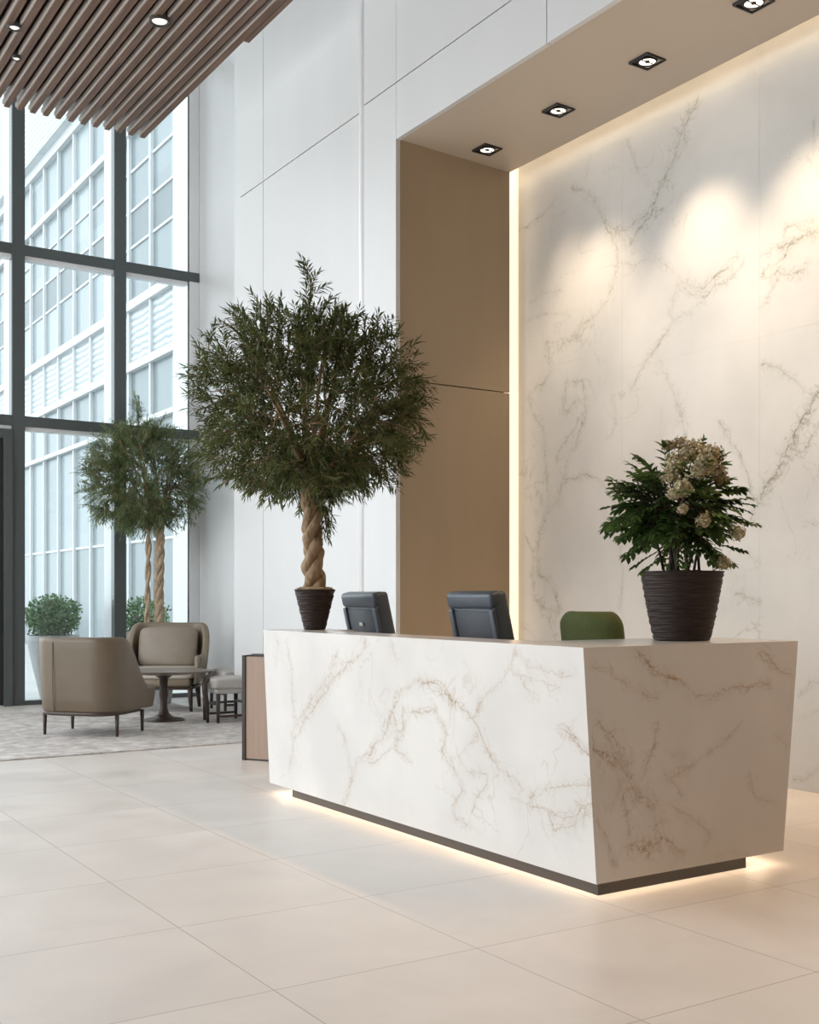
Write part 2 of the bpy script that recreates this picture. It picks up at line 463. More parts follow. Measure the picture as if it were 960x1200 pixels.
class Leaves:
    def __init__(self):
        self.v, self.f, self.t = [], [], []

    def leaf(self, p, d, up, L, W, tone, fold=0.18, broad=False):
        d = d.normalized()
        s = d.cross(up)
        if s.length < 1e-4: s = d.cross(Vector((0.3, 0.8, 0.5)))
        s.normalize()
        n = s.cross(d)
        b = len(self.v)
        if broad:
            m1, m2 = p + d * L * 0.3, p + d * L * 0.7 - n * L * 0.04
            self.v += [p, m1 + s * W * .5 + n * W * fold, m2 + s * W * .42 + n * W * fold * .6, p + d * L - n * L * 0.12,
                       m2 - s * W * .42 + n * W * fold * .6, m1 - s * W * .5 + n * W * fold, m1, m2]
            fs = [(0, 6, 1), (6, 7, 2, 1), (7, 3, 2), (0, 5, 6), (6, 5, 4, 7), (7, 4, 3)]
        else:
            m1 = p + d * L * 0.42
            self.v += [p, m1 + s * W * .5 + n * W * fold, p + d * L - n * L * 0.06, m1 - s * W * .5 + n * W * fold]
            fs = [(0, 2, 1), (0, 3, 2)]
        self.f += [tuple(i + b for i in q) for q in fs]
        self.t += [tone] * (len(self.v) - b)

    def build(self, name, material, parent):
        me = bpy.data.meshes.new(name)
        me.from_pydata([tuple(q) for q in self.v], [], self.f)
        a = me.attributes.new('tone', 'FLOAT', 'POINT')
        a.data.foreach_set('value', np.array(self.t, dtype=np.float32))
        me.materials.append(material)
        o = bpy.data.objects.new(name, me)
        COL.objects.link(o)
        o.parent = parent
        return o


M = {}
M['white_wall'] = mat('white_wall_panel', (0.70, 0.70, 0.695), 0.45, var=0.015, scale=3, stretch=(1, 1, .15))
M['white_trim'] = mat('white_lacquer_trim', (0.90, 0.90, 0.90), 0.25)
M['joint'] = mat('dark_joint', (0.42, 0.41, 0.40), 0.8)
M['beige_wall'] = mat('beige_fabric_wall_panel', (0.41, 0.315, 0.21), 0.6, var=0.03, scale=4, stretch=(1, 1, .2))
M['soffit'] = mat('warm_white_soffit', (0.58, 0.50, 0.41), 0.55)
M['ceiling'] = mat('white_ceiling', (0.80, 0.80, 0.79), 0.7)
M['back'] = mat('walnut_wall_veneer', (0.15, 0.088, 0.042), 0.5, var=0.2, scale=3, stretch=(6, 6, .4))
M['marble_wall'] = marble('cream_marble', (0.70, 0.675, 0.635), (0.31, 0.29, 0.21), 0.38, 0.35, 1.0)
M['marble_desk'] = marble('white_marble', (0.70, 0.672, 0.64), (0.38, 0.28, 0.185), 0.22, 0.25, 1.05)
M['led'] = emit('warm_led', (1.0, 0.82, 0.58), 2.5)
M['led_top'] = emit('warm_cove_led', (1.0, 0.82, 0.58), 8)
M['led_glow'] = emit('warm_slot_glow', (1.0, 0.83, 0.62), 0.80)  # glow of LED-lit marble, put into an emissive surface
M['led_desk'] = emit('warm_led_under_desk', (1.0, 0.80, 0.58), 6.5)
M['bronze'] = mat('dark_bronze', (0.030, 0.024, 0.020), 0.4, 0.2)
M['frame'] = mat('grey_green_window_aluminium', (0.105, 0.12, 0.12), 0.45, 0.3)
M['frame_white'] = mat('white_window_aluminium', (0.82, 0.83, 0.84), 0.4)
M['dark'] = mat('black_anodised', (0.02, 0.02, 0.022), 0.5)
M['void'] = mat('dark_plenum', (0.022, 0.018, 0.015), 0.9)
M['slat_sheen'] = mat('painted_slat_sheen', (0.56, 0.50, 0.455), 0.5)  # daylight sheen of the slat sides, put into colour
M['wood_slat'] = mat('walnut_slat', (0.185, 0.095, 0.050), 0.45, scale=5, stretch=(7, .35, 7), col2=(0.075, 0.036, 0.019))
M['dark_wood'] = mat('dark_walnut', (0.075, 0.046, 0.034), 0.4, scale=6, stretch=(6, 6, .5), col2=(0.04, 0.026, 0.020))
M['oak'] = mat('rose_oak_veneer', (0.40, 0.285, 0.215), 0.5, scale=9, stretch=(8, 8, .25), col2=(0.35, 0.245, 0.185))
M['table_top'] = mat('taupe_table_top', (0.26, 0.215, 0.185), 0.3, scale=6, stretch=(1, 6, 1), col2=(0.20, 0.16, 0.135))
M['leather'] = mat('taupe_leather', (0.155, 0.118, 0.078), 0.42, var=0.05, scale=7, bump=0.12, bscale=220)
M['leather_dark'] = mat('tan_leather', (0.25, 0.20, 0.14), 0.42, var=0.06, scale=7, bump=0.12, bscale=220)
M['pillow'] = mat('taupe_pillow_leather', (0.30, 0.25, 0.195), 0.5, var=0.05, scale=9, bump=0.15, bscale=120)
M['cushion'] = mat('cream_cushion_leather', (0.60, 0.55, 0.48), 0.5, var=0.05, scale=9, bump=0.15, bscale=120)
M['stool_fabric'] = mat('pale_grey_upholstery', (0.50, 0.475, 0.44), 0.7, var=0.05, scale=12, bump=0.2, bscale=200)
M['blue'] = mat('slate_blue_leather', (0.060, 0.075, 0.095), 0.38, var=0.08, scale=9, bump=0.08, bscale=260)
M['blue_dark'] = mat('dark_slate_mesh', (0.030, 0.036, 0.046), 0.5, var=0.08, scale=30)
M['green'] = mat('moss_green_upholstery', (0.085, 0.105, 0.025), 0.75, var=0.10, scale=60, bump=0.3, bscale=300)
M['chrome'] = mat('satin_aluminium', (0.55, 0.56, 0.57), 0.3, 1.0)
M['label'] = mat('pale_tag', (0.65, 0.66, 0.67), 0.5)
M['pot'] = mat('dark_woven_rattan', (0.034, 0.023, 0.019), 0.5, var=0.35, scale=14, stretch=(1, 1, 7), bump=0.25, bscale=60, spec=0.2)
M['pot_grey'] = mat('grey_concrete_planter', (0.42, 0.42, 0.42), 0.6, var=0.06, scale=6)
M['pot_pink'] = mat('pale_terracotta_planter', (0.52, 0.44, 0.40), 0.6, var=0.06, scale=6)
M['gravel'] = mat('straw_mulch', (0.50, 0.38, 0.24), 0.9, scale=60, col2=(0.26, 0.17, 0.09), bump=0.5, bscale=90)
M['soil'] = mat('brown_soil', (0.10, 0.065, 0.04), 0.95, var=0.4, scale=50, bump=0.5, bscale=80)
M['bark'] = mat('pale_twisted_bark', (0.40, 0.275, 0.16), 0.75, scale=18, stretch=(2.5, 2.5, .8), col2=(0.15, 0.09, 0.045), bump=0.5, bscale=40)
M['bark_pale'] = mat('pale_grey_bark', (0.58, 0.45, 0.32), 0.75, scale=18, stretch=(2.5, 2.5, .8), col2=(0.28, 0.20, 0.12), bump=0.5, bscale=40)
M['twig'] = mat('twig_bark', (0.30, 0.20, 0.11), 0.8, var=0.3, scale=20)
M['stem'] = mat('dark_stem', (0.07, 0.045, 0.03), 0.7, var=0.3, scale=20)
M['leaf_olive'] = leafy('dark_olive_leaf', (0.030, 0.043, 0.012), (0.165, 0.20, 0.065), trans=0.35)
M['leaf_far'] = leafy('mid_green_leaf', (0.07, 0.105, 0.04), (0.32, 0.40, 0.19), trans=0.45)
M['leaf_bush'] = leafy('deep_green_leaf', (0.020, 0.050, 0.012), (0.17, 0.28, 0.075), trans=0.45)
M['leaf_out'] = leafy('bright_green_leaf', (0.03, 0.085, 0.028), (0.26, 0.44, 0.19))
M['bloom'] = leafy('cream_floret', (0.30, 0.23, 0.11), (0.66, 0.60, 0.40), rough=0.7, trans=0.2)
M['lamp_soft'] = emit('dim_halogen_lamp', (1.0, 0.90, 0.80), 0.7)
M['lamp'] = emit('halogen_lamp', (1.0, 0.88, 0.74), 2.2)
M['reflector'] = mat('faceted_reflector', (0.65, 0.60, 0.55), 0.25, 0.9)
M['fin'] = mat('white_facade_fin', (0.60, 0.62, 0.63), 0.5)
M['spandrel'] = mat('grey_spandrel_panel', (0.20, 0.225, 0.24), 0.4, spec=0.2)
M['paving'] = mat('pale_paving', (0.50, 0.50, 0.49), 0.8, var=0.05, scale=2)


def glass_mat():
    m, t, n, l, p = nt('clear_window_glass')
    n.remove(p)
    tr = n.new('ShaderNodeBsdfTransparent')
    tr.inputs['Color'].default_value = (0.93, 0.965, 0.965, 1)
    gl = n.new('ShaderNodeBsdfGlossy')
    gl.inputs['Roughness'].default_value = 0.02
    fr = n.new('ShaderNodeFresnel')
    fr.inputs['IOR'].default_value = 1.45
    mx = n.new('ShaderNodeMixShader')
    l.new(fr.outputs[0], mx.inputs[0])
    l.new(tr.outputs[0], mx.inputs[1])
    l.new(gl.outputs[0], mx.inputs[2])
    l.new(mx.outputs[0], n['Material Output'].inputs['Surface'])
    return m


M['glass'] = glass_mat()


def facade_mat():
    """pale curtain-wall glass: every pane its own tint, panes 1.3 m wide and 2.4 m high"""
    m, t, n, l, p = nt('pale_facade_glass')
    tc = n.new('ShaderNodeTexCoord').outputs['Object']
    mp = n.new('ShaderNodeMapping')
    mp.inputs['Scale'].default_value = (1, 1 / 1.3, 1 / 2.4)
    l.new(tc, mp.inputs['Vector'])
    fl = n.new('ShaderNodeVectorMath')
    fl.operation = 'FLOOR'
    l.new(mp.outputs[0], fl.inputs[0])
    wh = n.new('ShaderNodeTexWhiteNoise')
    l.new(fl.outputs[0], wh.inputs['Vector'])
    cr = n.new('ShaderNodeValToRGB')
    cr.color_ramp.elements[0].color = (0.19, 0.225, 0.24, 1)
    cr.color_ramp.elements[1].color = (0.30, 0.345, 0.365, 1)
    l.new(wh.outputs['Value'], cr.inputs['Fac'])
    l.new(cr.outputs['Color'], p.inputs['Base Color'])
    p.inputs['Roughness'].default_value = 0.2
    p.inputs['Specular IOR Level'].default_value = 0.2
    return m


M['facade'] = facade_mat()


def louver_mat():
    m, t, n, l, p = nt('white_ribbed_cladding')
    tc = n.new('ShaderNodeTexCoord').outputs['Object']
    wv = n.new('ShaderNodeTexWave')
    wv.bands_direction = 'Z'
    wv.inputs['Scale'].default_value = 2.2
    wv.inputs['Distortion'].default_value = 2.5
    wv.inputs['Detail'].default_value = 2
    l.new(tc, wv.inputs['Vector'])
    cr = n.new('ShaderNodeValToRGB')
    cr.color_ramp.elements[0].color = (0.26, 0.30, 0.32, 1)
    cr.color_ramp.elements[1].color = (0.55, 0.58, 0.60, 1)
    l.new(wv.outputs['Fac'], cr.inputs['Fac'])
    l.new(cr.outputs['Color'], p.inputs['Base Color'])
    p.inputs['Roughness'].default_value = 0.4
    return m


M['louver'] = louver_mat()


def floor_mat():
    """large cream porcelain tiles, 0.80 x 0.82 m, thin joints"""
    m, t, n, l, p = nt('cream_porcelain_tiles')
    tc = n.new('ShaderNodeTexCoord').outputs['Object']
    s = n.new('ShaderNodeSeparateXYZ')
    l.new(tc, s.inputs[0])

    def axis(o, off, size):
        q = mathn(n, l, 'DIVIDE', mathn(n, l, 'SUBTRACT', o, off), size)
        fr = mathn(n, l, 'FRACT', q)
        e = mathn(n, l, 'MULTIPLY', mathn(n, l, 'MINIMUM', fr, mathn(n, l, 'SUBTRACT', 1.0, fr)), size)
        return e, mathn(n, l, 'FLOOR', q)
    ex, ix = axis(s.outputs['X'], 1.60 - 16, 0.80)
    ey, iy = axis(s.outputs['Y'], 2.46 - 16.4, 0.82)
    j = maprange(n, l, mathn(n, l, 'MINIMUM', ex, ey), 0.0010, 0.0030, 1.0, 0.0)
    cb = n.new('ShaderNodeCombineXYZ')
    l.new(ix, cb.inputs[0])
    l.new(iy, cb.inputs[1])
    wh = n.new('ShaderNodeTexWhiteNoise')
    l.new(cb.outputs[0], wh.inputs['Vector'])
    off = n.new('ShaderNodeVectorMath')
    off.operation = 'MULTIPLY_ADD'
    l.new(wh.outputs['Color'], off.inputs[0])
    off.inputs[1].default_value = (20, 20, 20)
    l.new(tc, off.inputs[2])
    nz = noise(n, l, off.outputs[0], 2.6, 8, 0.4)
    cr = n.new('ShaderNodeValToRGB')
    cr.color_ramp.elements[0].position = 0.28
    cr.color_ramp.elements[1].position = 0.74
    cr.color_ramp.elements[0].color = (0.70, 0.645, 0.60, 1)
    cr.color_ramp.elements[1].color = (0.80, 0.75, 0.705, 1)
    l.new(nz, cr.inputs['Fac'])
    mx = n.new('ShaderNodeMix')
    mx.data_type = 'RGBA'
    l.new(j, mx.inputs[0])
    l.new(cr.outputs['Color'], mx.inputs[6])
    mx.inputs[7].default_value = (0.42, 0.37, 0.325, 1)
    l.new(mx.outputs[2], p.inputs['Base Color'])
    ro = maprange(n, l, nz, 0.3, 0.7, 0.34, 0.46)
    l.new(ro, p.inputs['Roughness'])
    return m


M['floor'] = floor_mat()


def rug_mat():
    m, t, n, l, p = nt('distressed_grey_beige_wool')
    tc = n.new('ShaderNodeTexCoord').outputs['Object']
    a = noise(n, l, tc, 7.5, 10, 0.6)
    mp = n.new('ShaderNodeMapping')
    mp.inputs['Scale'].default_value = (9, 30, 1)
    l.new(tc, mp.inputs['Vector'])
    b = noise(n, l, mp.outputs[0], 2.0, 6)
    f = mathn(n, l, 'ADD', mathn(n, l, 'MULTIPLY', a, 0.6), mathn(n, l, 'MULTIPLY', b, 0.4))
    cr = n.new('ShaderNodeValToRGB')
    cr.color_ramp.elements[0].position = 0.38
    cr.color_ramp.elements[1].position = 0.62
    cr.color_ramp.elements[0].color = (0.42, 0.385, 0.355, 1)
    cr.color_ramp.elements[1].color = (0.76, 0.72, 0.69, 1)
    l.new(f, cr.inputs['Fac'])
    l.new(cr.outputs['Color'], p.inputs['Base Color'])
    p.inputs['Roughness'].default_value = 0.95
    bp = n.new('ShaderNodeBump')
    bp.inputs['Strength'].default_value = 0.5
    bp.inputs['Distance'].default_value = 0.01
    l.new(noise(n, l, tc, 140, 3), bp.inputs['Height'])
    l.new(bp.outputs[0], p.inputs['Normal'])
    return m


M['rug'] = rug_mat()

# ================================================================== THE SETTING
XW, XP, XF = 4.80, 4.90, 5.55          # column and fascia plane, panel wall plane, recessed far wall
XM = 6.12                              # marble wall plane
YN, YWIN, ZC = 7.65, 13.55, 8.6        # niche side wall, window wall, ceiling
ZS = 4.87                              # soffit over the desk

mb = MB().box(-6, 6.3, -4.2, 13.75, -0.12, 0.0)
struct(mb, 'floor', M['floor'])
mb = MB().box(-6.2, 6.6, -4.2, 13.75, ZC, ZC + 0.2)
struct(mb, 'ceiling', M['ceiling'])
mb = MB().box(-6.2, 6.6, -4.4, -4.2, -0.12, ZC)
struct(mb, 'wall_back', M['back'])
mb = MB().box(-6.2, -6.0, -4.2, 2.6, -0.12, ZC)
struct(mb, 'wall_left', M['back'])

# marble wall: big slabs with hair-fine joints
cols = [-4.2, -1.44, 1.20, 2.52, 3.84, 5.16, 6.48, 8.02]
rows = [0.0, 3.0, 5.30]
parts = []
for a, b in zip(cols[:-1], cols[1:]):
    for c, d in zip(rows[:-1], rows[1:]):
        g = 0.0006
        dense = a > 3.0
        st = 0.0125 if dense else 0.3
        parts.append(slab_data((XM, a + g, c), (XM, b - g, c), (XM, a + g, d - g), (XM, b - g, d - g), 0.03,
                               int((b - a) / st) + 2, int((d - c) / st) + 2, (1, 0, 0)))
wr = slab('wall_right', parts, (1, 2), VEINS_WALL, M['marble_wall'])
tag(wr, kind='structure')
struct(MB().box(XM + 0.034, XM + 0.2, -4.2, 8.2, -0.12, ZC), 'wall_right_core', M['ceiling'])

# niche side wall, two tall panels with a shadow joint
mb = MB()
mb.box(XW + 0.042, 5.936, YN, YN + 0.03, 0.0, 2.975).box(XW + 0.042, 5.936, YN, YN + 0.03, 2.985, ZS + 0.2)
struct(mb, 'wall_niche', M['beige_wall'])
struct(MB().box(XW + 0.05, 5.90, YN + 0.032, YN + 0.26, 0.0, ZS + 0.3), 'wall_niche_core', M['joint'])
struct(MB().box(5.90, XM, 8.02, 8.10, 0.0, 5.3), 'wall_niche_end', M['ceiling'])

# soffit, very slightly falling to the marble
mb = MB()
z0, z1 = 4.885, 4.848
mb.hexa([(XW + 0.04, -4.2, z0), (5.936, -4.2, z1), (5.936, YN, z1), (XW + 0.04, YN, z0),
         (XW + 0.04, -4.2, 4.96), (5.936, -4.2, 4.90), (5.936, YN, 4.90), (XW + 0.04, YN, 4.96)])
struct(mb, 'ceiling_soffit', M['soffit'])
struct(MB().box(5.55, XM + 0.03, -4.2, 8.1, 5.31, 5.36), 'ceiling_cove', M['ceiling'])
struct(MB().box(5.55, 5.60, -4.2, 8.1, 4.97, 5.31), 'ceiling_cove_back', M['ceiling'])

# white panel wall
mb = MB()
g = 0.004
fy = [-4.2, -0.8, 1.83, 3.15, 4.47, 5.79, YN]
for a, b in zip(fy[:-1], fy[1:]):                              # fascia above the soffit
    mb.box(XW, XW + 0.04, a + g, b - g, z0 - 0.004, 5.325)
for a, b in ((-4.2, 1.83), (1.83, 4.47), (4.47, YN)):
    mb.box(XW, XW + 0.04, a + g, b - g, 5.335, ZC)
mb.box(XW, XW + 0.04, YN, 8.15, 0.0, 5.325).box(XW, XW + 0.04, YN, 8.15, 5.335, ZC)       # the narrow pier
for a, b in ((8.25, 10.29), (10.29, 10.84)):
    mb.box(XP, XP + 0.04, a + g, b - g, 0.0, 5.372).box(XP, XP + 0.04, a + g, b - g, 5.382, ZC)
mb.box(XF, XF + 0.04, 11.03, YWIN, 0.0, ZC)
struct(mb, 'wall_lobby', M['white_wall'])
mb = MB()
mb.box(XW + 0.042, 5.10, -4.2, YN, 5.0, ZC).box(XW + 0.042, 5.10, YN + 0.29, 8.25, 0, ZC).box(XP + 0.042, 5.10, 8.25, 10.84, 0, ZC)
mb.box(XF + 0.042, 5.7, 11.0, YWIN, 0, ZC)
mb.box(XW + 0.045, 5.10, YN + 0.03, YN + 0.29, 5.2, ZC)
struct(mb, 'wall_lobby_core', M['joint'])
mb = MB().tube([(XW + 0.035, 8.20, 0.0), (XW + 0.035, 8.20, ZC)], 0.045, 16)
struct(mb, 'trim_1', M['white_trim'])
mb = MB().box(XP + 0.02, 5.56, 10.85, 11.03, 0, ZC)
struct(mb, 'trim_2', M['white_wall'])
mb = MB().box(XF - 0.012, XF, 11.04, YWIN, 0, 0.10)
struct(mb, 'baseboard_right', M['white_trim'])

# light coves (real strips lying in the slots)
o = MB().box(5.918, 5.932, YN + 0.10, YN + 0.13, 0.02, 4.84).build('led_strip', M['led'])
tag(o, 'warm vertical light strip in the slot beside the marble wall', 'led strip')
o = MB().box(5.90, 5.93, -4.0, 8.0, 4.905, 4.925).build('led_strip', M['led_top'])
tag(o, 'warm horizontal light strip in the ceiling cove along the marble wall', 'led strip')

o = MB().box(XM - 0.016, XM - 0.001, 7.762, 8.015, 0.0, 5.05).build('slot_glow', M['led_glow'])  # added glowing sheet in place of marble lit by the hidden LED
tag(o, 'bright cream glowing sheet standing in for LED-lit marble beside the beige niche wall', 'glow strip')

# ------------------------------------------------------------------ window wall
mx_ = [-2.68, -1.48, -0.28, 0.92, 2.12, 3.325, 4.526]
zr1, zr2 = 3.29, 5.27
for i, x in enumerate(mx_):
    mb = MB().box(x - 0.072, x + 0.072, YWIN - 0.06, YWIN + 0.06, 0, ZC)
    t = struct(mb, 'trim_%d' % (i + 3), M['frame'])
    mb = MB().box(x - 0.066, x + 0.05, YWIN + 0.062, YWIN + 0.36, 0, ZC)
    struct(mb, 'mullion_fin', M['frame_white'], t)
bays = list(zip([-3.88] + mx_, mx_ + [XF]))
for i, (a, b) in enumerate(bays):
    w = empty('window_%d' % (i + 1), (0, 0, 0), kind='structure')
    x0, x1 = a + 0.073, b - 0.073 if b != XF else b - 0.005
    isdoor = (i == len(bays) - 3)
    for z in (zr1, zr2, 8.05):
        struct(MB().box(x0, x1, YWIN - 0.055, YWIN + 0.055, z - 0.058, z + 0.058), 'transom', M['frame'], w)
        struct(MB().box(x0, x1, YWIN - 0.03, YWIN + 0.09, z - 0.105, z - 0.06) if b != XF else MB().box(x0, XF - 0.15, YWIN - 0.03, YWIN + 0.09, z - 0.105, z - 0.06), 'transom_sill', M['frame_white'], w)
    for (c, d) in ((0.05, zr1 - 0.11), (zr1 + 0.06, zr2 - 0.11), (zr2 + 0.06, 7.94), (8.11, ZC)):
        if isdoor and c < 1: continue
        struct(MB().box(x0, x1, YWIN + 0.0, YWIN + 0.008, c, d), 'pane', M['glass'], w)
    if not isdoor:
        struct(MB().box(x0, x1, YWIN - 0.05, YWIN + 0.05, 0, 0.05), 'sill', M['frame'], w)
    if b == XF:
        struct(MB().box(XF - 0.13, XF - 0.005, YWIN - 0.05, YWIN - 0.002, 0.05, ZC), 'side_jamb', M['frame_white'], w)
        struct(MB().box(XF - 0.142, XF - 0.132, YWIN - 0.025, YWIN - 0.002, 0.05, ZC), 'side_joint', M['dark'], w)

# door leaf in the left bay
d = empty('door_1', (0, 0, 0), kind='structure')
a, b = mx_[-3] + 0.075, mx_[-2] - 0.075
mb = MB().box(a, b, YWIN - 0.07, YWIN + 0.05, zr1 - 0.20, zr1 - 0.106).box(b - 0.09, b, YWIN - 0.09, YWIN + 0.05, 0, zr1 - 0.20).box(a, a + 0.09, YWIN - 0.09, YWIN + 0.05, 0, zr1 - 0.2)
struct(mb, 'door_frame', M['frame'], d)
mb = MB().box(b - 0.19, b - 0.095, YWIN - 0.05, YWIN + 0.03, 0.01, zr1 - 0.21).box(a + 0.095, a + 0.19, YWIN - 0.05, YWIN + 0.03, 0.01, zr1 - 0.21)
mb.box(a + 0.19, b - 0.19, YWIN - 0.05, YWIN + 0.03, 0.01, 0.16).box(a + 0.19, b - 0.19, YWIN - 0.05, YWIN + 0.03, zr1 - 0.30, zr1 - 0.21)
struct(mb, 'door_leaf', M['dark'], d)
struct(MB().box(a + 0.19, b - 0.19, YWIN - 0.012, YWIN - 0.004, 0.16, zr1 - 0.30), 'pane', M['glass'], d)

# ------------------------------------------------------------------ outside
mb = MB().box(-60, 60, 13.76, 90, -0.3, -0.02).box(-60, -6.21, -20, 13.76, -0.3, -0.02)
struct(mb, 'ground_paving', M['paving'])

XB = 8.0
bl = empty('office_building', (XB, 30, 0), label='pale glass office building with white vertical fins seen through the window', cat='building')
MB().box(-0.14, 0, -11.9, -9.6, -0.02, 12.3).build('pier', M['fin'], bl)
mb = MB().box(0, 6, -15.5, 40, -0.02, 7.2).box(0, 6, -15.5, 40, 7.35, 12.3)
mb.build('glass_wall', M['facade'], bl)
mb = MB().box(-0.02, 0, -15.5, 40, 6.05, 7.2).box(-0.3, 6, -15.5, 40, 12.5, 20)
mb.build('ribbed_cladding', M['louver'], bl)
for z, h in ((4.8, .10), (6.0, .16), (7.28, .18), (10.9, .14), (12.38, .26)):
    MB().box(-0.12, 0.0, -15.5, 40, z - h / 2, z + h / 2).build('ledge', M['fin'], bl)
MB().box(-0.004, 0.0, -15.5, 40, 8.55, 9.25).build('spandrel', M['spandrel'], bl)
for z in (2.4, 8.52, 9.28, 10.1):
    MB().box(-0.03, 0.0, -15.5, 40, z - .025, z + .025).build('transom', M['fin'], bl)
fy_ = MB().box(-0.075, -0.002, -0.04, 0.04, -0.02, 12.3)
f0 = fy_.build('fin', M['fin'], bl)
f0.location = (0, -14.65, 0)
for k in range(1, 26):
    f = f0.copy()
    COL.objects.link(f)
    f.location = (0, -14.65 + 1.3 * k, 0)

# ------------------------------------------------------------------ timber slat canopy over the lounge
can = empty('slat_canopy', (0, 0, 6.0), label='brown timber slat ceiling raft hanging above the lounge by the windows', cat='ceiling raft')
mb = MB()
n = 0
x = 4.08
while x > -4:
    mb.box(x - 0.052, x, 2.0, 11.4, 0.0, 0.16)
    x -= 0.1235
mb.box(4.086, 4.13, 2.0, 8.95, 0.0, 0.16)
mb.build('slats', M['wood_slat'], can)
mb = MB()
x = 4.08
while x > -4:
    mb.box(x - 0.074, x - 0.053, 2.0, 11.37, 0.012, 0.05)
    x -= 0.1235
mb.build('slat_sheen_strips', M['slat_sheen'], can)  # pale strips added in place of daylight catching the slat sides
MB().box(-4, 4.12, 2.0, 8.95, 0.172, 0.19).box(-4, 4.07, 8.95, 11.3, 0.172, 0.19).build('backing_board', M['void'], can)
for (px_, py_) in ((3.8, 10.8), (3.8, 5), (0, 10.8), (0, 5), (-3, 10.8), (-3, 5)):
    MB().tube([(px_, py_, 0.18), (px_, py_, ZC - 6.0)], 0.006, 6).build('hanging_rod', M['dark'], can)
def slat_lamp(x, y, r):
    t = MB().lathe([(r * .75, 0.10), (r, 0.10), (r, -0.018), (r * .86, -0.018), (r * .8, 0.0), (r * .78, 0.02)], 24).build('spotlight', M['dark'], can)
    t.location = (x, y, 0)
    MB().lathe([(r * .76, 0.012), (r * .74, -0.006), (r * .45, -0.016), (0.001, -0.018)], 24).build('lamp', M['lamp_soft'], t)
slat_lamp(3.35, 9.0, 0.085)
slat_lamp(2.37, 9.75, 0.055)
slat_lamp(2.52, 10.3, 0.04)

# ------------------------------------------------------------------ square downlights in the soffit
def downlight(y, label, aim, power):
    zc = 4.885 - (5.5 - XW) / 1.136 * 0.037
    t = empty('downlight', (5.5, y, zc), label=label, cat='downlight', group='square downlights in the soffit')
    q = 0.088
    mb = MB().box(-q, q, -q, -q + 0.012, -0.012, 0.006).box(-q, q, q - 0.012, q, -0.012, 0.006).box(-q, -q + 0.012, -q + .012, q - .012, -0.012, 0.006).box(q - 0.012, q, -q + .012, q - .012, -0.012, 0.006)
    mb.box(-q + .012, q - .012, -q + .012, q - .012, -0.001, 0.004)
    mb.build('frame', M['dark'], t)
    MB().lathe([(0.060, -0.001), (0.064, -0.001), (0.064, -0.012), (0.056, -0.012), (0.060, -0.001)], 32, cap=False).build('gimbal_ring', M['bronze'], t)
    MB().lathe([(0.058, -0.0015), (0.057, -0.005), (0.030, -0.003), (0.026, -0.003)], 32).build('reflector', M['lamp'], t)
    mb = MB().lathe([(0.016, -0.002), (0.016, -0.010), (0.010, -0.012)], 16).box(-0.05, 0.05, -0.004, 0.004, -0.010, -0.007)
    mb.build('bulb_cap', M['bronze'], t)
    L = bpy.data.lights.new('warm_spot_beam', 'SPOT')
    L.energy = power
    L.color = (1.0, 0.80, 0.58)
    L.spot_size = math.radians(64)
    L.spot_blend = 0.9
    L.shadow_soft_size = 0.05
    lo = bpy.data.objects.new('warm_spot_beam', L)
    COL.objects.link(lo)
    lo.parent = t
    lo.location = (0, 0, -0.03)
    v = Vector(aim) - Vector((5.5, y, zc))
    lo.rotation_euler = v.to_track_quat('-Z', 'Y').to_euler()

TX = 6.75
downlight(7.38, 'square downlight nearest the niche corner, leftmost in the soffit', (TX, 5.7, 0), 140 * .5)
downlight(6.50, 'square downlight in the soffit, second from the niche corner', (TX, 7.3, 0), 140 * .65)
downlight(5.58, 'square downlight in the soffit, third from the niche corner', (TX, 5.76, 0), 140)
downlight(4.68, 'square downlight cut by the top edge of the photo', (TX, 4.85, 0), 140)
for yy in (3.78, 2.88, 1.98, 1.08):  # spots without fixtures, added out of view to warm the desk end
    L = bpy.data.lights.new('warm_spot_beam', 'SPOT')
    L.energy = 75
    L.color = (1.0, 0.62, 0.30)
    L.spot_size = math.radians(110)
    L.spot_blend = 0.55
    L.shadow_soft_size = 0.03
    lo = bpy.data.objects.new('warm_spot_beam', L)
    COL.objects.link(lo)
    lo.location = (5.5, yy, 4.82)
    lo.rotation_euler = (Vector((5.5, yy + .3, 0)) - Vector((5.5, yy, 4.82))).to_track_quat('-Z', 'Y').to_euler()

# ================================================================== RECEPTION DESK
ZT, ZB = 1.0455, 0.065
desk = empty('reception_desk', (0, 0, 0), label='long white marble reception desk with tapered sides and glowing base', cat='reception desk')
bn, bf = Vector((3.194, 3.533, ZB)), Vector((3.194, 6.61, ZB))
tn, tf = Vector((3.104, 3.513, ZT)), Vector((3.104, 6.52, ZT))
cn, tc_ = Vector((4.357, 3.533, ZB)), Vector((4.437, 3.513, ZT))
slab('front_panel', [slab_data(bn, bf, tn, tf, 0.02, 280, 92, (1, 0, 0))], (1, 2), VEINS_FRONT, M['marble_desk'], desk, 5)
i1 = Vector((0.0204, 0, 0))
slab('end_panel', [slab_data(bn + i1 + Vector((.0, .0006, 0)), cn, tn + i1 + Vector((.0, .0006, 0)), tc_, 0.02, 120, 96, (0, 1, 0))], (0, 2), VEINS_END, M['marble_desk'], desk, 8)
slab('back_panel', [slab_data(cn + Vector((0, .021, 0)), Vector((4.357, 4.15, ZB)), tc_ + Vector((0, .021, 0)), Vector((4.437, 4.15, ZT)), 0.02, 40, 60, (-1, 0, 0))], (1, 2), VEINS_FRONT, M['marble_desk'], desk)
